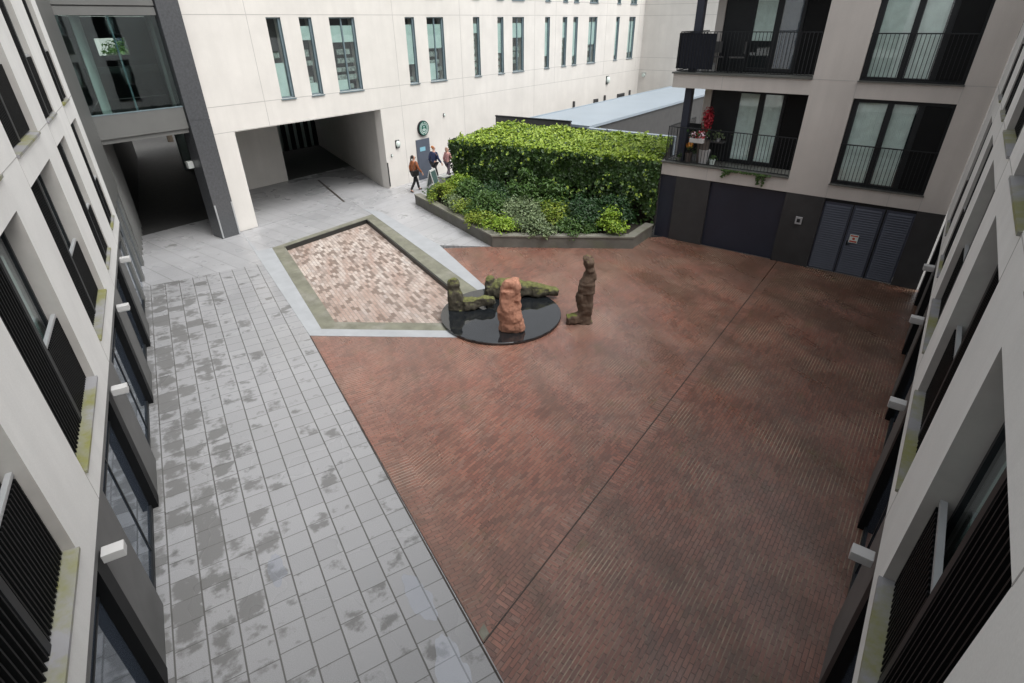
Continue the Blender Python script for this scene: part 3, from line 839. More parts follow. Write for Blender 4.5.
# polished granite pier
gp = thing('granite_pier', 'tall polished dark granite pier between the link bridge and the pale stone wall', 'pier', (-21.4, 9.9, 0))
b = MB(); b.box(-21.9, 9.56, 0, -21.2, 10.29, 4.28); b.box(-21.9, 9.56, 4.29, -21.2, 10.29, 9.2); b.box(-21.88, 9.58, 4.279, -21.22, 10.27, 4.291)
b.build('shaft', M['granite'], gp)
b = MB(); b.box(-21.198, 9.57, .02, -21.18, 9.62, 1.3); b.box(-21.198, 10.23, .02, -21.18, 10.28, 1.3); b.build('corner_guard', M['silver'], gp)
# small pale lamp inside the passage mouth
b = MB(); b.box(-22.0, 9.36, 2.62, -21.8, 9.555, 2.86)
tag(b.build('passage_lamp', M['lightframe'], bevel=.01), 'small pale box lamp on the granite pier inside the dark passage', 'lamp')

# ------------------------------------------------------------------ apartment building
ab = thing('apartment_building', 'beige grey apartment block with balconies above charcoal garage doors', 'building', (-3, YA, 0))
Z1, ZS1, ZH1, ZS2, ZH2 = 2.34, 2.78, 5.20, 5.66, 8.08
# right part: wall with big windows; left part: open loggias
mb = MB(TA)
ops = [(-2.38, .05, ZS1, ZH1), (-2.38, .05, ZS2, ZH2)]
wall_open(mb, -3.57, .73, Z1, 9.2, ops, .35, back_mi=1)
mb.mi = 2
for z in (ZS2 - .02,): mb.box(-3.56, -.003, z, -2.39, .01, z + .015); mb.box(.06, -.003, z, .72, .01, z + .015)
for a in (-2.39, .055): mb.box(a - .006, -.003, Z1 + .01, a + .006, .01, ZS1 - .03); mb.box(a - .006, -.003, ZH1 + .02, a + .006, .01, ZS2 - .03)
mb.box(-.75, -.003, Z1 + .01, -.738, .01, ZS1 - .03)
mb.mi = 0
mb.build('wall', [M['stone_apart'], M['room'], M['joint']], ab)
# balcony slabs
for zb, zt in ((Z1, ZS1 - .02), (ZH1 + .02, ZS2 - .02), (ZH2 + .02, 8.6)):
    b = MB(TA); b.box(-7.85, 0, zb, -3.572, 2.9, zt); b.mi = 1
    if zb < 8: b.box(-6.2, -.003, zb + .01, -6.185, .01, zt - .01)
    sl = b.build('balcony_slab', [M['stone_apart'], M['joint']], ab)
    b = MB(TA); b.box(-7.90, -.05, zt + .001, -3.575, 2.9, zt + .05); b.build('slab_edge', M['sill_dk'], sl)
# loggia back walls and doors
BD = 1.02
for zf, zc in ((ZS1 + .031, ZH1 + .015), (ZS2 + .031, ZH2 + .015)):
    upper = zf > 5
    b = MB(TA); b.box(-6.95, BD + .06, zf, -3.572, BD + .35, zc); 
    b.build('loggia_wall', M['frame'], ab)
    b = MB(TA); b.box(-7.05, BD - .0, zf, -6.80, BD + 1.6, zc); b.build('end_pier', M['stone_apart'], ab)
    for x0, x1 in ((-5.92, -5.12), (-5.12, -4.38)):
        w = MB(TA); w.box(x0, BD - .02, zf + .03, x0 + .09, BD + .055, zc - .05); w.box(x1 - .09, BD - .02, zf + .03, x1, BD + .055, zc - .05)
        w.box(x0 + .09, BD - .02, zf + .03, x1 - .09, BD + .055, zf + .13); w.box(x0 + .09, BD - .02, zc - .15, x1 - .09, BD + .055, zc - .05)
        win = w.build('balcony_door', M['frame'], ab)
        w = MB(TA); w.box(x0 + .09, BD, zf + .13, x1 - .09, BD + .01, zc - .15); w.build('pane', M['glass_apt'], win)
        w = MB(TA)
        if not upper or x0 < -5.5:
            k = x0 + .1; w.smooth = False
            top = zc - .16
            while k < x1 - .12:
                w.box(k, BD + .025 + .008 * math.sin(k * 40), zf + .14 if not upper else zf + .9, k + .035, BD + .052, top); k += .036
            w.build('curtain', M['curtain'], win)
        else:
            w.box(x0 + .1, BD + .03, zf + .14, x1 - .1, BD + .05, zc - .16); w.build('curtain', M['louvre'], win)
    b = MB(TA); b.box(-4.36, BD - .03, zf + .002, -3.574, BD + .058, zc - .002); b.build('sliding_shutter', M['black'], ab)
    b = MB(TA); b.box(-7.46, .22, zf, -7.22, .46, zc); b.build('column', M['navy'], ab, bevel=.01)
    # railing with thin bars
    b = MB(TA); zr = zf + 1.15
    def bars(p, q):
        n = max(2, int(math.dist(p, q) / .105))
        for k in range(n + 1):
            x = p[0] + (q[0] - p[0]) * k / n; y = p[1] + (q[1] - p[1]) * k / n
            b.box(x - .007, y - .007, zf + .03, x + .007, y + .007, zr - .0)
        u = Vector((q[0] - p[0], q[1] - p[1])).normalized(); v = Vector((-u.y, u.x)) * .018
        for z_ in (zf + .03, zr):
            b.prism([(p[0] - v.x, p[1] - v.y), (q[0] - v.x, q[1] - v.y), (q[0] + v.x, q[1] + v.y), (p[0] + v.x, p[1] + v.y)], z_ + .0, z_ + .025)
    bars((-7.78, .04), (-3.62, .04)); bars((-7.78, .08), (-7.78, 2.6))
    rl = b.build('balcony_railing', M['frame'], ab)
    b = MB(TA)
    if upper:
        b.box(-7.74, .055, zf + .10, -6.62, .075, zf + 1.12); b.box(-7.83, .05, zf + .10, -7.81, 1.4, zf + 1.13)
        b.build('privacy_screen', M['navydark'], rl)
    else:
        b.box(-7.70, .92, zf + .03, -6.95, .94, zf + 1.2)
        b.build('privacy_screen', M['frame'], rl)
# big windows of the right bay
for zs, zh in ((ZS1, ZH1), (ZS2, ZH2)):
    w = MB(TA); D0 = .10
    w.box(-2.375, D0, zs + .003, .045, D0 + .06, zs + .09); w.box(-2.375, D0, zh - .10, .045, D0 + .06, zh - .003)
    for x0, x1 in ((-2.375, -2.24), (-1.50, -1.36), (-.76, -.62), (-.02, .045)): w.box(x0, D0 - .01, zs + .09, x1, D0 + .07, zh - .10)
    win = w.build('window', M['frame'], ab)
    for x0, x1 in ((-2.24, -1.50), (-1.36, -.76)):
        w = MB(TA); w.box(x0, D0 + .03, zs + .09, x1, D0 + .04, zh - .10); w.build('pane', M['glass_apt'], win)
        w = MB(TA); k = x0 + .01
        while k < x1 - .05:
            w.box(k, D0 + .10 + .01 * math.sin(k * 37), zs + .1, k + .04, D0 + .16, zh - .11); k += .042
        w.build('curtain', M['curtain'], win)
    w = MB(TA); w.box(-.618, D0 - .06, zs + .095, -.022, D0 + .05, zh - .105); w.build('sliding_shutter', M['black'], win)
    w = MB(TA); w.box(-2.40, -.06, zs - .03, .07, D0 - .012, zs + .002); w.build('sill', M['sill_dk'], win)
    w = MB(TA); k = -2.33
    while k < .03:
        w.box(k - .007, .012, zs + .04, k + .007, .026, zs + 1.15); k += .1
    w.box(-2.376, .005, zs + 1.15, .046, .033, zs + 1.18); w.box(-2.376, .005, zs + .02, .046, .033, zs + .045)
    w.build('railing', M['frame'], win)
# ground storey
for x0, x1 in ((-7.25, -6.02), (-3.53, -2.38), (.05, .73)):
    b = MB(TA); b.box(x0, .01, 0, x1, .8, Z1 - .002); b.build('pier', M['apt_dark'], ab)
b = MB(TA); b.box(-7.85, .06, 0, -7.252, .5, Z1 - .002); b.build('side_door', M['navy'], ab)
b = MB(TA); b.box(-6.017, .12, 0, -3.533, .2, Z1 - .05); b.mi = 1; b.box(-6.017, .1, Z1 - .048, -3.533, .2, Z1 - .003)
gd = b.build('garage_door', [M['navy'], M['black']], ab)
b = MB(TA); b.box(-7.849, .803, 0, .73, 1.2, Z1 - .003); b.build('core', M['apt_dark'], ab)
for x0, x1 in ((-2.375, -1.58), (-1.545, -.735), (-.68, .047)):
    b = MB(TA); b.box(x0, .10, .01, x1, .16, Z1 - .12)
    ld = b.build('louvred_door', M['louvre'], ab)
    b = MB(TA); z = .06
    while z < Z1 - .18:
        b.idx([(x0 + .05, .098, z + .055), (x1 - .05, .098, z + .055), (x1 - .05, .06, z), (x0 + .05, .06, z), (x0 + .05, .098, z), (x1 - .05, .098, z)],
              [(0, 1, 2, 3), (3, 2, 5, 4), (0, 3, 4), (1, 5, 2), (0, 4, 5, 1)]); z += .075
    b.build('louvre', M['louvre'], ld)
    if x0 < -1 and x0 > -2:
        b = MB(TA); b.box(-1.47, .045, .98, -1.44, .058, 1.12); b.tube((-1.455, .04, 1.0), (-1.36, .02, 1.0), .012); b.build('handle', M['black'], ld)
b = MB(TA); b.box(-2.375, .09, Z1 - .118, .047, .3, Z1 - .003); b.box(-1.578, .09, .0, -1.547, .2, Z1 - .12); b.box(-.732, .08, 0, -.683, .2, Z1 - .12); b.build('door_frame', M['frame'], ab)
nt_ = thing('warning_notice', 'small white and red notice on the middle louvred door', 'sign', (-1.30, YA + .05, 1.2))
b = MB(TA); b.box(-1.42, .044, 1.07, -1.18, .056, 1.33); b.build('plate', M['signwhite'], nt_)
b = MB(TA); b.box(-1.40, .040, 1.09, -1.20, .0435, 1.14); b.box(-1.40, .040, 1.27, -1.20, .0435, 1.31); b.tube((-1.30, .0435, 1.205), (-1.30, .040, 1.205), .04, n=12); b.build('marking', M['signred'], nt_)
b = MB(TA); b.box(-3.07, -.03, 1.38, -2.87, .008, 1.62)
pl = tag(b.build('wall_plate', M['plate'], bevel=.006), 'small grey plate on the charcoal pier beside the louvred doors', 'plate')
b = MB(TA); b.box(-3.02, -.034, 1.44, -2.92, -.031, 1.56); b.build('label_panel', M['frame'], pl)
# roof slab joins
b = MB(TA); b.box(-7.85, 1.5, 8.601, .73, 3.2, 9.2); b.build('upper_wall', M['stone_apart'], ab)

# ------------------------------------------------------------------ leaves
def leaf_cloud(name, pts, nrm, size, mats, mi=None, parent=None, seed=1, droop=0.3, aspect=.7, kind=None):
    r = np.random.default_rng(seed)
    pts = np.asarray(pts, float); nrm = np.asarray(nrm, float); n = len(pts)
    nrm = nrm + r.normal(0, .45, (n, 3)); nrm /= np.linalg.norm(nrm, axis=1, keepdims=True)
    up = np.tile([0, 0, -1.0], (n, 1)) * droop + r.normal(0, .6, (n, 3))
    t = up - (up * nrm).sum(1, keepdims=True) * nrm; t /= np.linalg.norm(t, axis=1, keepdims=True)
    b = np.cross(nrm, t)
    s = size * r.uniform(.6, 1.3, (n, 1))
    fold = nrm * s * r.uniform(.05, .25, (n, 1))
    v = np.empty((n, 6, 3))
    v[:, 0] = pts - t * s * .5
    v[:, 1] = pts - t * s * .15 + b * s * aspect * .5 + fold
    v[:, 2] = pts + t * s * .15 + b * s * aspect * .38 + fold
    v[:, 3] = pts + t * s * .55 - fold * .5
    v[:, 4] = pts + t * s * .15 - b * s * aspect * .38 + fold
    v[:, 5] = pts - t * s * .15 - b * s * aspect * .5 + fold
    off = np.array(world_loc(parent)) if parent is not None else np.zeros(3)
    v = (v.reshape(-1, 3) - off)
    me = bpy.data.meshes.new(name)
    F = np.concatenate([np.arange(n)[:, None] * 6 + np.array([[0, 1, 2, 3]]), np.arange(n)[:, None] * 6 + np.array([[0, 3, 4, 5]])], 1).reshape(-1)
    me.vertices.add(n * 6); me.vertices.foreach_set('co', v.ravel())
    me.loops.add(n * 8); me.loops.foreach_set('vertex_index', F.astype(np.int32))
    me.polygons.add(n * 2); me.polygons.foreach_set('loop_start', np.arange(0, n * 8, 4, dtype=np.int32))
    if mi is not None: me.polygons.foreach_set('material_index', np.repeat(np.asarray(mi, np.int32), 2))
    me.update(); me.validate()
    for m in mats: me.materials.append(m)
    o = link(bpy.data.objects.new(name, me))
    if parent is not None: o.parent = parent
    return o

# ---- ivy-clad low block
HF0, HF1 = (-17.05, 18.5), (-7.92, 19.55); HB1, HB0 = (-8.9, 22.85), (-17.05, 22.35)
iv = thing('ivy_block', 'low garage block smothered in green ivy behind the planter', 'ivy-clad block', (-12.5, 20.5, 0))
b = MB()
def inset(p, dx, dy): return (p[0] + dx, p[1] + dy)
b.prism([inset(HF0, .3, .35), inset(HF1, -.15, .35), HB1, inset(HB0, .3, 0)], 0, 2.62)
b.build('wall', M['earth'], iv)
b = MB(); b.prism([(-12.94, 22.9), (-8.85, 23.0), (-8.85, 23.28), (-12.94, 23.18)], 1.5, 3.02); b.build('coping', M['zinc'], iv)
b = MB()
for k in range(70):
    t = rnd.uniform(.04, .98); p = lerp(HF0, HF1, t)
    x, y = p[0], p[1] + .2; z = 0
    dx = rnd.uniform(-.15, .15)
    for j in range(5):
        b.tube((x, y, z), (x + dx, y + rnd.uniform(-.05, .05), z + .5), .015, .012, 5); x += dx; z += .5; dx += rnd.uniform(-.1, .1)
b.build('stems', M['bark'], iv)
r = np.random.default_rng(5)
def bulge(x, z):
    return .30 * noise.noise((x * .55, z * .7, 3.1)) + .16 * noise.noise((x * 1.7, z * 1.7, 9.0)) + .07 * noise.noise((x * 4, z * 4, 1))
pts = []; nr = []; mi = []
fd = Vector((HF1[0] - HF0[0], HF1[1] - HF0[1])); FL = fd.length; fd.normalize(); fn = Vector((fd.y, -fd.x))
for k in range(25000):
    t = r.uniform(-.01, 1.0); z = 2.74 * r.beta(1.5, 1.0)
    x = t * FL
    hang = .55 + .45 * noise.noise((x * .8, 4.4, 0)) 
    bb = bulge(x, z) * .85 + .12 * max(0, (z - 1.4) / 1.6) + .06
    gap = noise.noise((x * 1.1, z * 1.3, 7.7))
    if z < 1.7 and gap > .12 and r.random() < .8: continue
    dpt = -bb + abs(r.normal(0, .10))
    p = Vector(HF0) + fd * x - fn * dpt * 1.0
    pts.append((p.x, p.y, z)); nr.append((fn.x, fn.y, .2)); 
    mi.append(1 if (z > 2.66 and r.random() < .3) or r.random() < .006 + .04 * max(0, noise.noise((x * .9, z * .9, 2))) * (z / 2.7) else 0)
# left end face and ragged locks
for k in range(3400):
    y = r.uniform(18.5, 22.4); z = 2.75 * r.beta(1.5, 1)
    pts.append((HF0[0] - .05 - abs(r.normal(0, .1)) - .2 * noise.noise((y, z, 5)), y, z)); nr.append((-1, -.2, .3)); mi.append(0)
# top
for k in range(24000):
    u = r.random(); v = r.random()
    a = lerp(HF0, HF1, u); c = lerp(HB0, HB1, u); p = lerp(a, c, v ** 1.1)
    h = 2.72 + .22 * v ** 1.1 + .11 * noise.noise((p[0] * .6, p[1] * .8, 2)) + .09 * noise.noise((p[0] * 2, p[1] * 2, 4)) + r.normal(0, .05)
    if noise.noise((p[0] * .5, p[1] * .9, 12)) > .33 and r.random() < .6: continue
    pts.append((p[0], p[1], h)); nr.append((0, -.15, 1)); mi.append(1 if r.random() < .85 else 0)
# stray shoots that leave the clipped outline
for k in range(90):
    t = r.random(); p = Vector(HF0) + fd * (t * FL); z = r.uniform(.9, 2.75); ln = r.uniform(.15, .5); dx = r.normal(0, .15)
    for q in range(int(ln / .035)):
        u = q * .035
        pts.append((p.x + fn.x * (.25 + u * .5) + dx * u + r.normal(0, .03), p.y + fn.y * (.25 + u * .5) + r.normal(0, .03), z - u * u * 1.6 + r.normal(0, .03))); nr.append((fn.x, fn.y, .6)); mi.append(1 if q % 4 == 0 else 0)
for k in range(70):
    u = r.random(); v = r.random(); a = lerp(HF0, HF1, u); c = lerp(HB0, HB1, u); p = lerp(a, c, v); ln = r.uniform(.08, .28)
    for q in range(int(ln / .03)):
        pts.append((p[0] + r.normal(0, .03), p[1] + r.normal(0, .03), 2.82 + .2 * v + q * .03)); nr.append((0, -.5, .8)); mi.append(1)
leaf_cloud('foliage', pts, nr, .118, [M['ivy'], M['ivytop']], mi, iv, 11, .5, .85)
b = MB()
# dark plant screen and zinc-roofed annex behind
sc = thing('plant_screen', 'dark grey metal screen wall standing behind the ivy block', 'screen', (-16.2, 23.3, 0))
b = MB(); b.prism([(-18.2, 22.95), (-14.15, 23.45), (-14.15, 23.55), (-18.2, 23.05)], 0, 3.10); b.build('panel', M['annexwall'], sc)
b = MB(); b.prism([(-18.22, 22.93), (-14.13, 23.43), (-14.13, 23.57), (-18.22, 23.07)], 3.101, 3.15); b.build('cap', M['frame'], sc)
an = thing('annex', 'low flat annex with pale zinc roof and dark side wall behind the ivy block', 'annex', (-15, 34, 0))
b = MB(); b.prism([(-17.2, 24.0), (-13.42, 24.0), (-13.42, 45.9), (-17.2, 45.9)], 2.80, 2.92)
b.box(-17.2, 24.0, 2.921, -17.12, 45.9, 2.96)
b.build('roof', M['zinc'], an)
b = MB(); b.prism([(-17.0, 24.2), (-13.5, 24.2), (-13.5, 45.85), (-17.0, 45.85)], -.2, 2.798); b.build('wall', M['annexwall'], an)
b = MB(); b.prism([(-18.9, 25), (-17.3, 25), (-17.3, 45.9), (-18.9, 45.9)], 2.2, 2.3)
b.build('gutter_roof', M['zinc'], an)

# ------------------------------------------------------------------ planter
pt = thing('planter', 'angular raised grey concrete planter in front of the ivy block', 'planter', (-12.1, 16, 0))
PO = [(-18.45, 17.2), (-12.12, 14.9), (-7.83, 17.75), (-7.87, 19.5)]
def offset_in(poly, d):
    out = []
    n = len(poly)
    for i in range(n):
        p = Vector(poly[i])
        es = []
        if i > 0: es.append((Vector(poly[i]) - Vector(poly[i - 1])).normalized())
        if i < n - 1: es.append((Vector(poly[i + 1]) - Vector(poly[i])).normalized())
        ns = [Vector((-e.y, e.x)) for e in es]
        if len(ns) == 1: out.append(tuple(p + ns[0] * d))
        else:
            m = (ns[0] + ns[1]).normalized(); out.append(tuple(p + m * d / m.dot(ns[0])))
    return out
PI_ = offset_in(PO, .30)
b = MB(); b2 = MB()
PB = offset_in(PO, .03)
for i in range(3):
    b.prism([PB[i], PB[i + 1], PI_[i + 1], PI_[i]], -.05, .40)
    b2.prism([PO[i], PO[i + 1], offset_in(PO, .33)[i + 1], offset_in(PO, .33)[i]], .401, .46)
b.build('wall', M['planter'], pt); b2.build('coping', M['coping'], pt)
b = MB(); b.prism(PI_ + [(-8.2, 19.9), (-17.2, 18.9)], .2, .33); b.build('soil', M['earth'], pt)

def shrub(x, y, rx, ry, h, kind, label, n=900, leaf=.11, seed=0, spiky=False, name='shrub'):
    z0 = .32
    root = thing(name, label, 'shrub', (x, y, z0), 'shrubs in the raised planter')
    rs = np.random.default_rng(seed + 100)
    b = MB(); 
    for k in range(9):
        a = rs.uniform(0, 6.28); q = rs.uniform(.2, .75)
        b.tube((x, y, z0 - .02), (x + rx * q * math.cos(a), y + ry * q * math.sin(a), z0 + h * rs.uniform(.5, .9)), .014, .006, 5)
    b.build('stems', M['bark'], root)
    # clusters of leaves around sub-centres
    nc = max(7, int(n / 75)); P_ = []; Nn = []
    for c in range(nc):
        a = rs.uniform(0, 6.28); q = math.sqrt(rs.random()); el = rs.random()
        cx = x + rx * q * math.cos(a); cy = y + ry * q * math.sin(a); cz = z0 + h * (1 - q * q * .55) * (.55 + .45 * el)
        R_ = .20 + .16 * rs.random()
        for k in range(n // nc):
            d = rs.normal(0, 1, 3); d /= np.linalg.norm(d); rr = R_ * (rs.random() ** .4) * (1.0 + .45 * (rs.random() < .15))
            p = np.array((cx, cy, cz)) + d * rr * np.array((1, 1, .75))
            if p[2] < z0: continue
            P_.append(p); Nn.append(d * .6 + np.array((0, 0, .8)))
    leaf_cloud('leaves', P_, Nn, leaf, [M[kind]], None, root, seed, .25, .42 if spiky else .62)
    return root
SH = [
 (-17.25, 17.65, .42, .38, .6, 'fol_mid', 'mid green shrub at the pointed end of the planter nearest the people', .11),
 (-16.6, 17.2, .6, .45, .75, 'fol_yel', 'yellow green shrub second from the pointed end of the planter', .10),
 (-16.3, 18.0, .7, .45, .95, 'fol_bright', 'lime green shrub against the ivy near the pavement end of the planter', .12),
 (-15.4, 17.6, .75, .55, .95, 'fol_mid', 'broad mid green shrub in the left half of the planter behind the pale clump', .12),
 (-15.3, 16.65, .55, .4, .55, 'fol_pale', 'small pale grey green clump on the pavement edge of the planter', .10),
 (-14.5, 16.45, .55, .4, .6, 'fol_yel', 'low yellow green clump along the pavement edge of the planter', .10),
 (-14.1, 17.5, .85, .6, 1.0, 'fol_dk', 'large dark green shrub in the middle back of the planter', .12),
 (-13.6, 16.5, .8, .55, .9, 'fol_mid', 'rounded mid green shrub in the centre of the planter', .11),
 (-13.2, 18.35, .55, .4, 1.45, 'fol_mid', 'tall upright leafy plant rising against the ivy in mid planter', .20),
 (-11.9, 18.55, .45, .4, 1.1, 'fol_mid', 'second smaller upright leafy plant against the ivy right of the tall one', .18),
 (-13.2, 15.75, .6, .35, .5, 'fol_yel', 'yellow green clump by the front corner of the planter', .10),
 (-12.2, 15.6, .55, .35, .5, 'fol_bright', 'lime clump just right of the front corner of the planter', .10),
 (-12.2, 16.9, .8, .6, .85, 'fol_pale', 'loose grey green shrub behind the front corner of the planter', .11),
 (-11.2, 16.25, .75, .4, .5, 'fol_pale', 'low whitish green clump on the brick side edge of the planter', .10),
 (-11.0, 17.4, .7, .5, .75, 'fol_yel', 'yellow green shrub in the right half of the planter', .10),
 (-10.0, 17.9, .8, .6, .95, 'fol_dk', 'dark green rounded shrub at the right back of the planter', .12),
 (-9.2, 18.6, .6, .5, 1.0, 'fol_dk', 'dark shrub tucked into the corner beside the navy side door', .12),
 (-9.9, 17.0, .6, .4, .5, 'fol_mid', 'low olive green clump on the brick side edge of the planter', .10),
 (-8.75, 17.85, .45, .4, .75, 'fol_bright', 'bright yellow lime shrub at the right end of the planter', .12),
]
for i, (x, y, rx, ry, h, k, l, lf) in enumerate(SH):
    shrub(x, y, rx * 1.2, ry * 1.2, h * 1.22, k, l, int(2600 * rx * ry * (1.2 + h) / .8), lf * .85, i, spiky=lf > .15)

# ------------------------------------------------------------------ sculptures on the black disc
DC = (-8.55, 10.83); DRAD = 1.70
dk = thing('stone_disc', 'round polished black stone disc under the sculptures', 'plinth', (DC[0], DC[1], 0))
b = MB(); b.lathe([(DRAD - .02, 0), (DRAD, .02), (DRAD, .07), (DRAD - .012, .085), (.01, .0855)], (DC[0], DC[1], 0), 96); 
b.build('slab', M['disc'], dk)

def ridge(c, seed):
    q = c * 2.3 + Vector((seed, 0, 0))
    return (1 - abs(noise.noise(q)) * 2) - .5

def organic(name, loc, verts, edges, radii, mat, label, disp=.05, fs=3.0, seed=0, sub=3, parent=None, flat=None):
    me = bpy.data.meshes.new('tmp'); me.from_pydata(verts, edges, [])
    o = bpy.data.objects.new('tmp', me); link(o)
    sk = o.modifiers.new('s', 'SKIN'); sk.use_smooth_shade = True
    for i, rr in enumerate(radii):
        me.skin_vertices[0].data[i].radius = rr if isinstance(rr, tuple) else (rr, rr)
    me.skin_vertices[0].data[0].use_root = True
    su = o.modifiers.new('u', 'SUBSURF'); su.levels = sub; su.render_levels = sub
    dg = bpy.context.evaluated_depsgraph_get(); dg.update()
    m2 = bpy.data.meshes.new_from_object(o.evaluated_get(dg))
    bpy.data.objects.remove(o)
    m2.name = name
    for v in m2.vertices:
        c = v.co
        nn = noise.noise_vector((c.x * fs + seed, c.y * fs, c.z * fs)) * disp + noise.noise_vector((c.x * fs * 3, c.y * fs * 3 + seed, c.z * fs * 3)) * disp * .4
        if disp: nn = nn + v.normal * (ridge(c, seed) * disp * .9)
        if flat is None or c.z > flat + .03: v.co = c + nn
        if flat is not None and v.co.z < flat: v.co.z = flat
    for p in m2.polygons: p.use_smooth = True
    m2.materials.clear(); m2.materials.append(mat)
    q = link(bpy.data.objects.new(name, m2)); 
    if parent is not None: q.parent = parent
    q.location = loc if parent is None else (0, 0, 0)
    if label: tag(q, label, 'sculpture')
    return q
zt = .086
# carved / rough stones: lofted sections fused into one skin, then roughened
RV = Vector((.80, .60, 0)); DV = Vector((-.60, .80, 0))      # across / away as the group stands in the yard
def carved(name, base, lofts, mat, label, voxel=.03, disp=.045, seed=0, facet=.6):
    mb = MB()
    for secs in lofts:
        # secs: (across, away, up, r_a, r_b); axis of the loft runs through the centres
        P_ = [Vector(base) + RV * q[0] + DV * q[1] + Vector((0, 0, q[2])) for q in secs]
        n = 22; ring = []
        fine = []
        for k in range(len(secs) - 1):
            for u in (0, .34, .67): fine.append((P_[k].lerp(P_[k + 1], u), secs[k][3] + (secs[k + 1][3] - secs[k][3]) * u, secs[k][4] + (secs[k + 1][4] - secs[k][4]) * u))
        fine.append((P_[-1], secs[-1][3], secs[-1][4]))
        pts = []
        for k, (c, ra, rb) in enumerate(fine):
            t = (fine[min(k + 1, len(fine) - 1)][0] - fine[max(k - 1, 0)][0]).normalized()
            a = DV.cross(t) if abs(t.dot(DV)) < .8 else Vector((0, 0, 1)).cross(t)
            a.normalize(); b_ = t.cross(a)
            for m in range(n):
                th = 2 * math.pi * m / n; cs, sn = math.cos(th), math.sin(th)
                e = .72
                x = 1.16 * math.copysign(abs(cs) ** e, cs); y = math.copysign(abs(sn) ** e, sn)
                pts.append(tuple(c + a * (ra * x) + b_ * (rb * y)))
        F = [(r_ * n + m, r_ * n + (m + 1) % n, (r_ + 1) * n + (m + 1) % n, (r_ + 1) * n + m) for r_ in range(len(fine) - 1) for m in range(n)]
        F += [tuple(range(n - 1, -1, -1)), tuple((len(fine) - 1) * n + m for m in range(n))]
        mb.idx(pts, F)
    o = mb.build(name, mat, loc=base)
    md = o.modifiers.new('r', 'REMESH'); md.mode = 'VOXEL'; md.voxel_size = voxel
    sm = o.modifiers.new('s', 'SMOOTH'); sm.factor = .5; sm.iterations = 3
    dg = bpy.context.evaluated_depsgraph_get(); dg.update()
    m2 = bpy.data.meshes.new_from_object(o.evaluated_get(dg)); m2.name = name
    o.modifiers.clear(); old = o.data; o.data = m2; bpy.data.meshes.remove(old)
    ns = [v.normal.copy() for v in m2.vertices]
    for v, nn in zip(m2.vertices, ns):
        c = v.co; q = Vector((c.x + seed, c.y, c.z))
        cell = noise.cell_vector(q * 3.2)
        d_ = noise.noise(q * 2.6) * disp * 1.2 + noise.noise(q * 6) * disp * .8 + noise.noise(q * 15) * disp * .35 + (noise.cell(q * 3.3) - .5) * disp * facet
        v.co = c + nn * d_
        if v.co.z < 0: v.co.z = 0
    for p in m2.polygons: p.use_smooth = True
    m2.materials.clear(); m2.materials.append(mat)
    return tag(o, label, 'sculpture')
carved('standing_sculpture', (-6.43, 11.86, 0),
       [[(0, 0, -.1, .19, .2), (.0, 0, .35, .18, .2), (-.02, 0, .75, .20, .2), (-.03, 0, 1.05, .19, .2), (.05, 0, 1.32, .17, .18), (.06, 0, 1.48, .15, .15), (.02, 0, 1.60, .12, .12), (.0, 0, 1.72, .15, .14), (.0, 0, 1.88, .14, .13), (.02, 0, 1.97, .07, .07)],
        [(-.05, 0, .11, .15, .2), (-.3, -.02, .12, .15, .19), (-.52, -.03, .10, .12, .15)]], M['st_brown'],
       'tall brown standing stone figure with mossy head and a foot block, beside the black disc', seed=3)
carved('stone_block_sculpture', (-7.75, 10.2, zt),
       [[(.01, 0, -.1, .29, .22), (.02, 0, .22, .30, .23), (.0, 0, .55, .275, .22), (-.015, 0, .95, .265, .21), (.0, 0, 1.2, .25, .2), (.01, 0, 1.36, .20, .18), (.0, 0, 1.46, .12, .13)]], M['st_pink'],
       'rough pink upright stone standing at the front of the black disc', disp=.045, seed=11, facet=.7)
carved('reclining_sculpture', (-9.75, 10.28, zt),
       [[(0, 0, -.08, .24, .22), (0, 0, .3, .22, .2), (.0, 0, .5, .19, .18), (-.02, 0, .64, .15, .14), (-.03, 0, .78, .16, .15), (-.05, 0, .93, .13, .12), (-.05, 0, 1.0, .06, .06)],
        [(-.12, 0, .15, .17, .2), (.3, 0, .17, .17, .2), (.7, .02, .18, .14, .15), (.95, .03, .2, .12, .13), (1.12, .04, .24, .10, .1)]], M['st_moss'],
       'mossy stone figure sitting upright with legs stretched over the left of the black disc', seed=21)
carved('reclining_sculpture', (-9.45, 11.5, zt),
       [[(-.12, 0, .2, .18, .22), (.3, 0, .26, .24, .24), (.8, 0, .25, .24, .24), (1.25, 0, .2, .2, .22), (1.7, 0, .15, .14, .18), (2.02, 0, .12, .09, .1)],
        [(.0, 0, -.05, .17, .18), (-.02, 0, .3, .17, .17), (.0, 0, .5, .15, .15), (.08, 0, .62, .07, .09)]], M['st_moss'],
       'long mossy stone figure lying across the back of the black disc', seed=31)

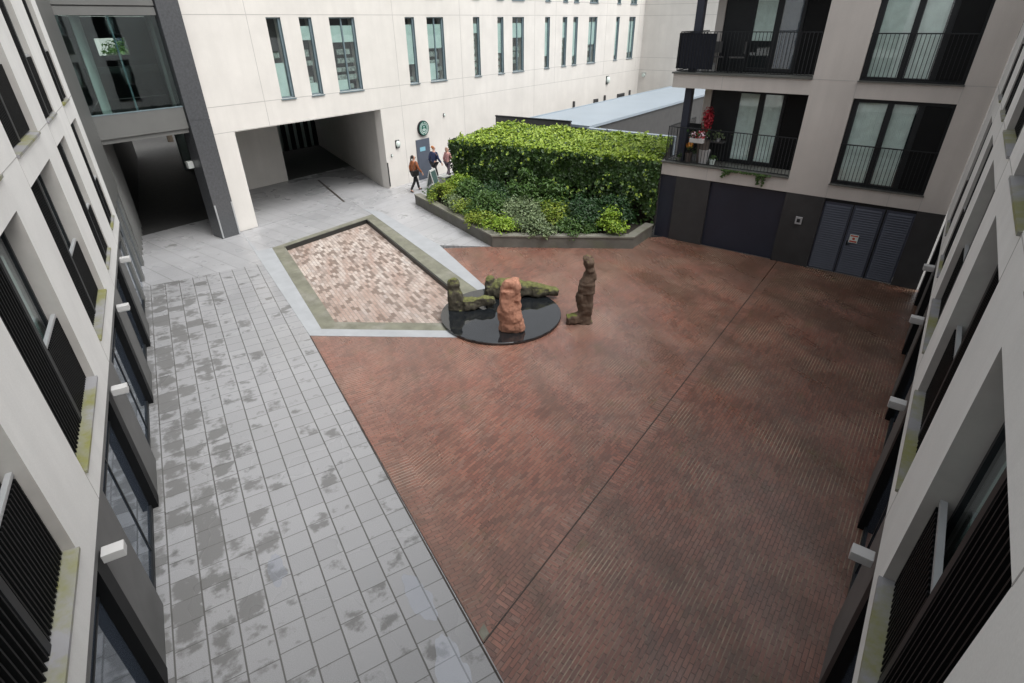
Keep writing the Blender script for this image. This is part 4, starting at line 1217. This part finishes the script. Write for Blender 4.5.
# ------------------------------------------------------------------ people
def skin_part(name, verts, edges, radii, mat, parent, sub=2, root=0):
    q = organic(name, (0, 0, 0), verts, edges, radii, mat, None, 0, 1, 0, sub, parent)
    return q
def person(loc, face, label, H, mats, stride=.25, ponytail=False, armbend=.25, hair='short'):
    """walking figure; local +x is the walking direction (face angle), built in world-aligned mesh rotated by face"""
    root = thing('person', label, 'person', loc)
    root.rotation_euler = (0, 0, face)
    k = H / 1.75
    def V(p): return (p[0] * k, p[1] * k, p[2] * k)
    hz = .93
    J = {'pelvis': (0, 0, hz), 'waist': (0.01, 0, 1.08), 'chest': (.03, 0, 1.30), 'neck0': (.02, 0, 1.45), 'neck': (.03, 0, 1.52), 'head': (.045, 0, 1.60), 'crown': (.04, 0, 1.70)}
    legs = {}
    for sgn, ph in ((1, 1), (-1, -1)):
        fwd = stride * ph
        legs[sgn] = [(0.0, .09 * sgn, .88), (fwd * .55 + .04, .095 * sgn, .50), (fwd * 1.0 - (.10 if ph < 0 else 0), .095 * sgn, .09 + (.05 if ph < 0 else 0)), (fwd + .13 - (.10 if ph < 0 else 0), .10 * sgn, .035 + (.0 if ph > 0 else .0))]
    arms = {}
    for sgn, ph in ((1, -1), (-1, 1)):
        sw = .16 * ph
        arms[sgn] = [(.02, .19 * sgn, 1.40), (.0 + sw * .5, .235 * sgn, 1.13), (sw + armbend * .5, .22 * sgn, .90), (sw + armbend * .6 + .04, .215 * sgn, .82)]
    vs = [V(J[n]) for n in ('pelvis', 'waist', 'chest', 'neck0', 'neck', 'head', 'crown')]
    ra = [(.13, .15), (.105, .13), (.12, .16), (.06, .07), (.05, .05), (.085, .075), (.07, .065)]
    ed = [(i, i + 1) for i in range(6)]
    for sgn in (1, -1):
        n0 = len(vs); vs += [V(p) for p in legs[sgn]]; ra += [(.085, .085), (.058, .058), (.04, .04), (.034, .034)]
        ed += [(0, n0), (n0, n0 + 1), (n0 + 1, n0 + 2), (n0 + 2, n0 + 3)]
    for sgn in (1, -1):
        n0 = len(vs); vs += [V(p) for p in arms[sgn]]; ra += [(.055, .055), (.042, .042), (.03, .03), (.026, .034)]
        ed += [(2, n0), (n0, n0 + 1), (n0 + 1, n0 + 2), (n0 + 2, n0 + 3)]
        # five fingers
        hx, hy, hz_ = arms[sgn][3]
        for f in range(5):
            off = (f - 2) * .016
            n1 = len(vs)
            tip = (hx + off + (.03 if f == 4 else .01), hy - .01 * sgn, hz_ - (.085 if f != 4 else .05) + abs(f - 1.5) * .006)
            vs += [V((hx + off, hy, hz_ - .02)), V(tip)]; ra += [(.010, .010), (.008, .008)]
            ed += [(n0 + 3, n1), (n1, n1 + 1)]
    ra = [(a * k, b_ * k) for a, b_ in ra]
    def T_(vl): return vl
    body = skin_part('body', vs, ed, ra, M['skin'], root)
    # nose and eyes on the body mesh level are tiny: small facial pieces
    # jacket
    jv = [V((0.0, 0, .90)), V((.01, 0, 1.08)), V((.03, 0, 1.30)), V((.022, 0, 1.44))]
    jr = [(.15, .175), (.128, .155), (.142, .182), (.085, .10)]
    je = [(0, 1), (1, 2), (2, 3)]
    for sgn in (1, -1):
        n0 = len(jv); a = arms[sgn]; jv += [V(a[0]), V(a[1]), V(a[2])]; jr += [(.074, .074), (.060, .060), (.048, .048)]
        je += [(2, n0), (n0, n0 + 1), (n0 + 1, n0 + 2)]
    skin_part('jacket', jv, je, [(a * k, b_ * k) for a, b_ in jr], mats[0], root)
    tv = [V((0, 0, .95))]; tr = [(.145, .165)]; te = []
    for sgn in (1, -1):
        n0 = len(tv); l = legs[sgn]; tv += [V(l[0]), V(l[1]), V(l[2])]; tr += [(.10, .10), (.072, .072), (.055, .055)]
        te += [(0, n0), (n0, n0 + 1), (n0 + 1, n0 + 2)]
    skin_part('trousers', tv, te, [(a * k, b_ * k) for a, b_ in tr], mats[1], root)
    for sgn in (1, -1):
        l = legs[sgn]
        skin_part('shoe', [V((l[2][0] - .03, l[2][1], .05 if l[2][2] < .12 else .10)), V((l[2][0] + .07, l[2][1], .045)), V((l[3][0] + .04, l[3][1], .035))], [(0, 1), (1, 2)],
                  [(.05 * k, .045 * k), (.045 * k, .035 * k), (.04 * k, .028 * k)], M['blackcloth'], root, 1)
    hv = [V((.005, 0, 1.735)), V((-.04, 0, 1.68)), V((-.05, 0, 1.60))]; hr = [(.075, .075), (.085, .082), (.06, .07)]; he = [(0, 1), (1, 2)]
    if ponytail: hv += [V((-.13, 0, 1.60)), V((-.15, 0, 1.45))]; hr += [(.04, .04), (.025, .025)]; he += [(1, 3), (3, 4)]
    if hair == 'long': hv += [V((-.06, 0, 1.48))]; hr += [(.05, .08)]; he += [(2, 3)]
    skin_part('hair', hv, he, [(a * k, b_ * k) for a, b_ in hr], mats[2], root)
    b = MB()
    for sy in (1, -1): b.tube((.118 * k, .03 * sy * k, 1.615 * k), (.128 * k, .03 * sy * k, 1.615 * k), .010 * k, n=6)
    b.tube((.125 * k, 0, 1.61 * k), (.152 * k, 0, 1.585 * k), .008 * k, .013 * k, 6); b.box(.115 * k, -.022 * k, 1.548 * k, .128 * k, .022 * k, 1.556 * k)
    f = b.build('face', M['hair_dk']); f.parent = root
    return root
aA = math.atan2(1.0, .12)
person((-20.0, 18.80, 0), aA, 'person in rust brown top and black trousers walking past the a-board with a black bag', 1.74, (M['rust'], M['blackcloth'], M['hair_dk']), .27, ponytail=True)
person((-20.55, 20.75, 0), aA + .1, 'person with ginger hair in a navy coat walking in front of the slate door', 1.80, (M['navycloth'], M['blackcloth'], M['hair_gin']), .30)
person((-20.35, 21.55, 0), aA, 'person in dusty pink top and dark patterned trousers beside the ivy block', 1.62, (M['pinkcloth'], M['greycloth'], M['hair_lt']), .16, hair='long')
# shoulder bag carried by the first walker
bg = thing('shoulder_bag', 'black shoulder bag carried by the person in the rust brown top', 'bag', (-19.85, 18.62, .85))
b = MB(); b.box(-19.80, 18.42, .80, -19.68, 18.80, 1.08); b.build('pouch', M['leather'], bg, bevel=.03)
b = MB(); b.tube((-19.74, 18.45, 1.07), (-19.86, 18.78, 1.46), .012); b.tube((-19.74, 18.77, 1.07), (-19.86, 18.80, 1.46), .012); b.build('strap', M['leather'], bg)

# a-board
ar = thing('pavement_sign', 'dark green a-board in a pale frame standing on the pavement by the planter', 'a-board', (-19.7, 19.55, 0))
def TB(a, b_, c):
    ca, sa = math.cos(RAD(20)), math.sin(RAD(20))
    return (-19.62 + a * sa * -1 + b_ * ca, 19.62 + a * ca + b_ * sa, c)
b = MB(TB)
for sx in (1, -1):
    fr = [(-.31, .26 * sx), (.31, .26 * sx)]
    P0 = lambda a, h: (a, sx * (.28 - .25 * h / .95), h)
    for a0, a1, h0, h1 in ((-.31, -.27, 0, .95), (.27, .31, 0, .95), (-.27, .27, .88, .95), (-.27, .27, .13, .18)):
        p = [P0(a0, h0), P0(a1, h0), P0(a1, h1), P0(a0, h1)]
        q = [(x, y - sx * .03, z) for x, y, z in p]
        b.idx(p + q, [(0, 1, 2, 3), (7, 6, 5, 4), (0, 4, 5, 1), (1, 5, 6, 2), (2, 6, 7, 3), (3, 7, 4, 0)])
b.build('frame', M['lightframe'], ar)
b = MB(TB)
for sx in (1, -1):
    p = [P0_ for P0_ in ((-.268, sx * (.272 - .25 * .185 / .95), .185), (.268, sx * (.272 - .25 * .185 / .95), .185), (.268, sx * (.272 - .25 * .875 / .95), .875), (-.268, sx * (.272 - .25 * .875 / .95), .875))]
    q = [(x, y - sx * .02, z) for x, y, z in p]
    b.idx(p + q, [(0, 1, 2, 3), (7, 6, 5, 4), (0, 4, 5, 1), (1, 5, 6, 2), (2, 6, 7, 3), (3, 7, 4, 0)])
b.build('board', M['boardgreen'], ar)
# pale utility box by the ivy
ub = thing('utility_box', 'pale grey utility box at the left end of the ivy block', 'box', (-18.3, 18.9, 0))
b = MB(); b.box(-18.15, 18.55, .1, -17.75, 18.95, 1.0); b.build('cabinet', M['plate'], ub, bevel=.015)
b = MB(); b.box(-18.19, 18.51, 1.003, -17.71, 18.99, 1.05); b.build('lid', M['lightframe'], ub)
b = MB(); b.box(-18.1, 18.6, 0, -17.8, 18.9, .098); b.build('foot', M['annexwall'], ub)

# ------------------------------------------------------------------ balcony things
zf = ZS1 + .031
def bloom(x, y, z, rad, h, n, mat, name, label, cat, pot, seed, leafmat_='fol_mid', nl=60):
    root = thing(name, label, cat, (x, y, zf))
    if pot: 
        b = MB(); r0, r1, ph, pm = pot
        b.lathe([(r0, 0), (r1, ph), (r1 - .02, ph), (r1 - .03, ph - .03)], (x, y, zf), 20); b.build('pot', M[pm], root)
        b = MB()
        for k in range(5): b.tube((x, y, zf + ph - .04), (x + rnd.uniform(-.5, .5) * rad, y + rnd.uniform(-.5, .5) * rad, z), .010, .006, 5)
        b.build('stems', M['bark'], root)
    rs = np.random.default_rng(seed)
    d = rs.normal(0, 1, (n, 3)); d /= np.linalg.norm(d, axis=1, keepdims=True)
    pp = np.array((x, y, z)) + d * (rs.random((n, 1)) ** .45) * np.array((rad, rad, h / 2))
    leaf_cloud('flowers', pp, d + np.array((0, 0, .5)), .075, [M[mat]], None, root, seed, .1, .9)
    d = rs.normal(0, 1, (nl, 3)); d /= np.linalg.norm(d, axis=1, keepdims=True)
    pp = np.array((x, y, z - h * .35)) + d * (rs.random((nl, 1)) ** .45) * np.array((rad, rad, h / 2.5))
    leaf_cloud('leaves', pp, d, .09, [M[leafmat_]], None, root, seed + 1, .4, .5)
    return root
bloom(-6.62, 20.0, 4.22, .20, .95, 420, 'red_fl', 'flowering_plant', 'tall red flowers in a dark pot behind the lower balcony railing', 'plant', (.16, .22, .75, 'terracotta'), 3)
bloom(-7.08, 19.95, 3.36, .13, .2, 120, 'orange_fl', 'flowering_plant', 'small orange flowers in a pot near the balcony column', 'plant', (.10, .14, .3, 'terracotta'), 5)
rb = thing('window_box', 'white flower box with pink flowers hooked on the lower balcony railing', 'flower box', (-6.7, YA - .1, 3.65))
b = MB(TA); b.box(-6.92, -.20, 3.56, -6.45, -.03, 3.70); b.build('trough', M['white'], rb, bevel=.01)
rs = np.random.default_rng(9)
pp = np.array((-6.68, YA - .12, 3.80)) + rs.normal(0, 1, (170, 3)) * np.array((.12, .05, .07))
leaf_cloud('flowers', pp, rs.normal(0, 1, (170, 3)), .07, [M['pink_fl'], M['red_fl'], M['fol_dk']], rs.integers(0, 3, 170), rb, 10, .1, .9)
sp = thing('plant_pot', 'white ribbed plant pot on the lower balcony floor', 'pot', (-6.5, 19.85, zf))
b = MB(); b.lathe([(.13, 0), (.19, .48), (.165, .48), (.15, .44)], (-6.5, 19.85, zf), 20); b.build('pot', M['white'], sp)
b = MB()
for k in range(10):
    a = k * .628; b.tube((-6.5 + .133 * math.cos(a), 19.85 + .133 * math.sin(a), zf + .02), (-6.5 + .192 * math.cos(a), 19.85 + .192 * math.sin(a), zf + .47), .012, .012, 5)
b.build('ribs', M['plate'], sp)
for (x, y, s_, l, mt) in ((-6.2, 19.9, .11, 'small pale pot right of the white ribbed pot', 'signwhite'), (-6.95, 20.25, .14, 'low grey pot behind the orange flowers', 'plate'), (-7.35, 19.75, .09, 'tiny grey pot at the balcony corner by the column', 'coping')):
    r_ = thing('plant_pot', l, 'pot', (x, y, zf))
    b = MB(); b.lathe([(s_ * .7, 0), (s_, s_ * 1.6), (s_ - .015, s_ * 1.6), (s_ - .02, s_ * 1.5)], (x, y, zf), 16); b.build('pot', M[mt], r_)
    rs = np.random.default_rng(int(-x * 100))
    pp = np.array((x, y, zf + s_ * 2)) + rs.normal(0, 1, (50, 3)) * s_ * .5
    leaf_cloud('leaves', pp, rs.normal(0, 1, (50, 3)), .07, [M['fol_mid']], None, r_, 3, .2, .6)
tb = thing('balcony_table', 'small dark table with greenery on the lower balcony', 'table', (-6.15, 20.2, zf))
b = MB(); b.box(-6.45, 20.02, zf + .70, -5.98, 20.42, zf + .73); b.build('tabletop', M['annexwall'], tb)
for dx, dy in ((-6.42, 20.05), (-6.01, 20.05), (-6.42, 20.39), (-6.01, 20.39)):
    b = MB(); b.tube((dx, dy, zf), (dx, dy, zf + .698), .014); b.build('leg', M['frame'], tb)
tp = thing('potted_herb', 'green potted herb standing on the dark balcony table', 'plant', (-6.2, 20.2, zf + .731))
b = MB(); b.lathe([(.06, 0), (.08, .1), (.07, .1), (.06, .09)], (-6.2, 20.2, zf + .731), 14); b.build('pot', M['plate'], tp)
rs = np.random.default_rng(77); pp = np.array((-6.2, 20.2, zf + .92)) + rs.normal(0, 1, (80, 3)) * np.array((.12, .08, .06))
leaf_cloud('leaves', pp, rs.normal(0, 1, (80, 3)), .08, [M['fol_pale']], None, tp, 4, .3, .5)
# trailing ivy over the slab edge
tv_ = thing('trailing_plant', 'green trailing shoots hanging over the lower balcony slab', 'plant', (-5, YA - .08, ZS1))
pp = []; nn = []
rs = np.random.default_rng(31)
for k in range(260):
    t = rs.random(); pp.append((-5.7 + 1.6 * t + rs.normal(0, .02), YA - .08 - rs.random() * .05, ZS1 + .02 - .05 * rs.random())); nn.append((0, -1, .5))
for x, h in ((-5.55, .25), (-5.4, .14), (-4.45, .33), (-4.3, .38), (-4.5, .2)):
    for k in range(45):
        t = rs.random(); pp.append((x + rs.normal(0, .03) - (.10 * t if x < -5 else 0), YA - .07 - rs.random() * .04, ZS1 - h * t)); nn.append((0, -1, .2))
leaf_cloud('leaves', pp, nn, .06, [M['ivy'], M['fol_mid']], rs.integers(0, 2, len(pp)), tv_, 8, .6, .7)
b = MB(); b.tube((-5.7, YA - .075, ZS1 + .03), (-4.1, YA - .075, ZS1 + .03), .006); b.tube((-4.32, YA - .08, ZS1 + .02), (-4.32, YA - .08, ZS1 - .36), .005); b.build('stems', M['bark'], tv_)
# chairs on the upper balcony
zu = ZS2 + .031
def chair(x, y, rot, label):
    r_ = thing('balcony_chair', label, 'chair', (x, y, zu), 'chairs on the upper balcony'); ca, sa = math.cos(rot), math.sin(rot)
    T = lambda a, b_, c: (x + a * ca - b_ * sa, y + a * sa + b_ * ca, zu + c)
    b = MB(T); b.box(-.22, -.22, .43, .22, .22, .46); b.build('seat', M['annexwall'], r_)
    b = MB(T); b.box(-.22, .2, .55, .22, .225, .88)
    b.build('backrest', M['annexwall'], r_)
    for a, c, h in ((-.2, -.2, .43), (.2, -.2, .43), (-.2, .215, .9), (.2, .215, .9)):
        b = MB(T); b.tube((a, c, 0), (a, c, h), .014, n=6); b.build('leg', M['frame'], r_)
chair(-6.75, 20.15, .5, 'dark slatted chair beside the column on the upper balcony')
chair(-6.05, 20.1, -1.2, 'dark chair near the sliding door on the upper balcony')
ck = thing('storage_box', 'low white box on the upper balcony floor behind the navy screen', 'box', (-7.2, 20.1, zu))
b = MB(); b.box(-7.1, 20.02, zu, -6.75, 20.3, zu + .22); b.build('body', M['white'], ck, bevel=.01)
b = MB(); b.box(-7.12, 20.0, zu + .222, -6.73, 20.32, zu + .25); b.build('lid', M['plate'], ck)

# ------------------------------------------------------------------ beyond the passage: a tree and a far facade closing the view
def tree(x, y, h, label, seed, mat='fol_mid'):
    r_ = thing('tree', label, 'tree', (x, y, -.01)); rs = np.random.default_rng(seed)
    b = MB(); b.tube((x, y, -.01), (x + .1, y, h * .45), .2, .12, 10)
    cs = []
    for k in range(9):
        a = k * .7; tip = (x + 1.6 * math.cos(a) * rs.uniform(.5, 1.1), y + 1.6 * math.sin(a) * rs.uniform(.5, 1.1), h * rs.uniform(.55, .95)); cs.append(tip)
        b.tube((x + .1, y, h * rs.uniform(.3, .45)), tip, .07, .02, 6)
    b.build('trunk', M['trunk'], r_)
    pp = []; nn = []
    for c in cs:
        d = rs.normal(0, 1, (420, 3)); d /= np.linalg.norm(d, axis=1, keepdims=True)
        pp.append(np.array(c) + d * rs.random((420, 1)) ** .4 * np.array((1.1, 1.1, .9))); nn.append(d + np.array((0, 0, .5)))
    leaf_cloud('crown', np.concatenate(pp), np.concatenate(nn), .22, [M[mat]], None, r_, seed, .3, .6)
tree(-44, 18.2, 7.5, 'bright green tree seen through the glass of the link bridge', 3, 'fol_mid')
fb = thing('far_building', 'plain grey building closing the street beyond the dark passage', 'building', (-56, 25, 0))
b = MB(); b.box(-57, 0, -.2, -55, 60, 12); b.build('wall', M['stone'], fb)
for k in range(9):
    b = MB(); b.box(-54.99, 3 + k * 6, 1, -54.9, 6 + k * 6, 7); b.build('window', M['glass_shop'], fb)

# ------------------------------------------------------------------ light
w = bpy.data.worlds.new('World'); S.world = w; w.use_nodes = True
t = w.node_tree; t.nodes.clear()
sky = t.nodes.new('ShaderNodeTexSky'); sky.sky_type = 'NISHITA'; sky.sun_disc = False
SUN_EL, SUN_AZ = RAD(60), RAD(88)
sky.sun_elevation = SUN_EL; sky.sun_rotation = SUN_AZ; sky.air_density = 1.0; sky.dust_density = 6.0; sky.ozone_density = 1.0
hs = t.nodes.new('ShaderNodeHueSaturation'); hs.inputs['Saturation'].default_value = .14
bgd = t.nodes.new('ShaderNodeBackground'); bgd.inputs[1].default_value = .15
ow = t.nodes.new('ShaderNodeOutputWorld')
t.links.new(sky.outputs[0], hs.inputs['Color']); t.links.new(hs.outputs[0], bgd.inputs[0]); t.links.new(bgd.outputs[0], ow.inputs[0])
sl = bpy.data.lights.new('sun', 'SUN'); sl.energy = .65; sl.angle = RAD(40); sl.color = (1, .98, .95)
so = link(bpy.data.objects.new('sun', sl))
dv = Vector((math.sin(SUN_AZ) * math.cos(SUN_EL), math.cos(SUN_AZ) * math.cos(SUN_EL), math.sin(SUN_EL)))   # towards the sun
so.rotation_euler = dv.to_track_quat('Z', 'Y').to_euler()
so.location = (0, 0, 30)

# ------------------------------------------------------------------ camera
cam = bpy.data.cameras.new('camera'); co = link(bpy.data.objects.new('camera', cam)); S.camera = co
cam.sensor_width = 36; cam.lens = 547.8 / 1024 * 36; cam.clip_start = .05; cam.clip_end = 600
rx, ry, rz = .5293, -.0099, .64620
def R_():
    cx, sx, cy, sy, cz, sz = math.cos(rx), math.sin(rx), math.cos(ry), math.sin(ry), math.cos(rz), math.sin(rz)
    yaw = Matrix(((cz, sz, 0), (-sz, cz, 0), (0, 0, 1))); base = Matrix(((1, 0, 0), (0, 0, -1), (0, 1, 0)))
    pit = Matrix(((1, 0, 0), (0, cx, -sx), (0, sx, cx))); rol = Matrix(((cy, -sy, 0), (sy, cy, 0), (0, 0, 1)))
    return rol @ pit @ base @ yaw
W = R_()                                   # world -> (right, down, forward)
Rm = Matrix((W[0], -W[1], -W[2])).transposed()
mw = Rm.to_4x4(); mw.translation = (0, 0, 7.2)
co.matrix_world = mw

S.render.engine = 'CYCLES'
S.cycles.max_bounces = 8; S.cycles.transparent_max_bounces = 12; S.cycles.use_denoising = True
S.view_settings.view_transform = 'Standard'; S.view_settings.look = 'None'; S.view_settings.exposure = .70; S.view_settings.gamma = 1
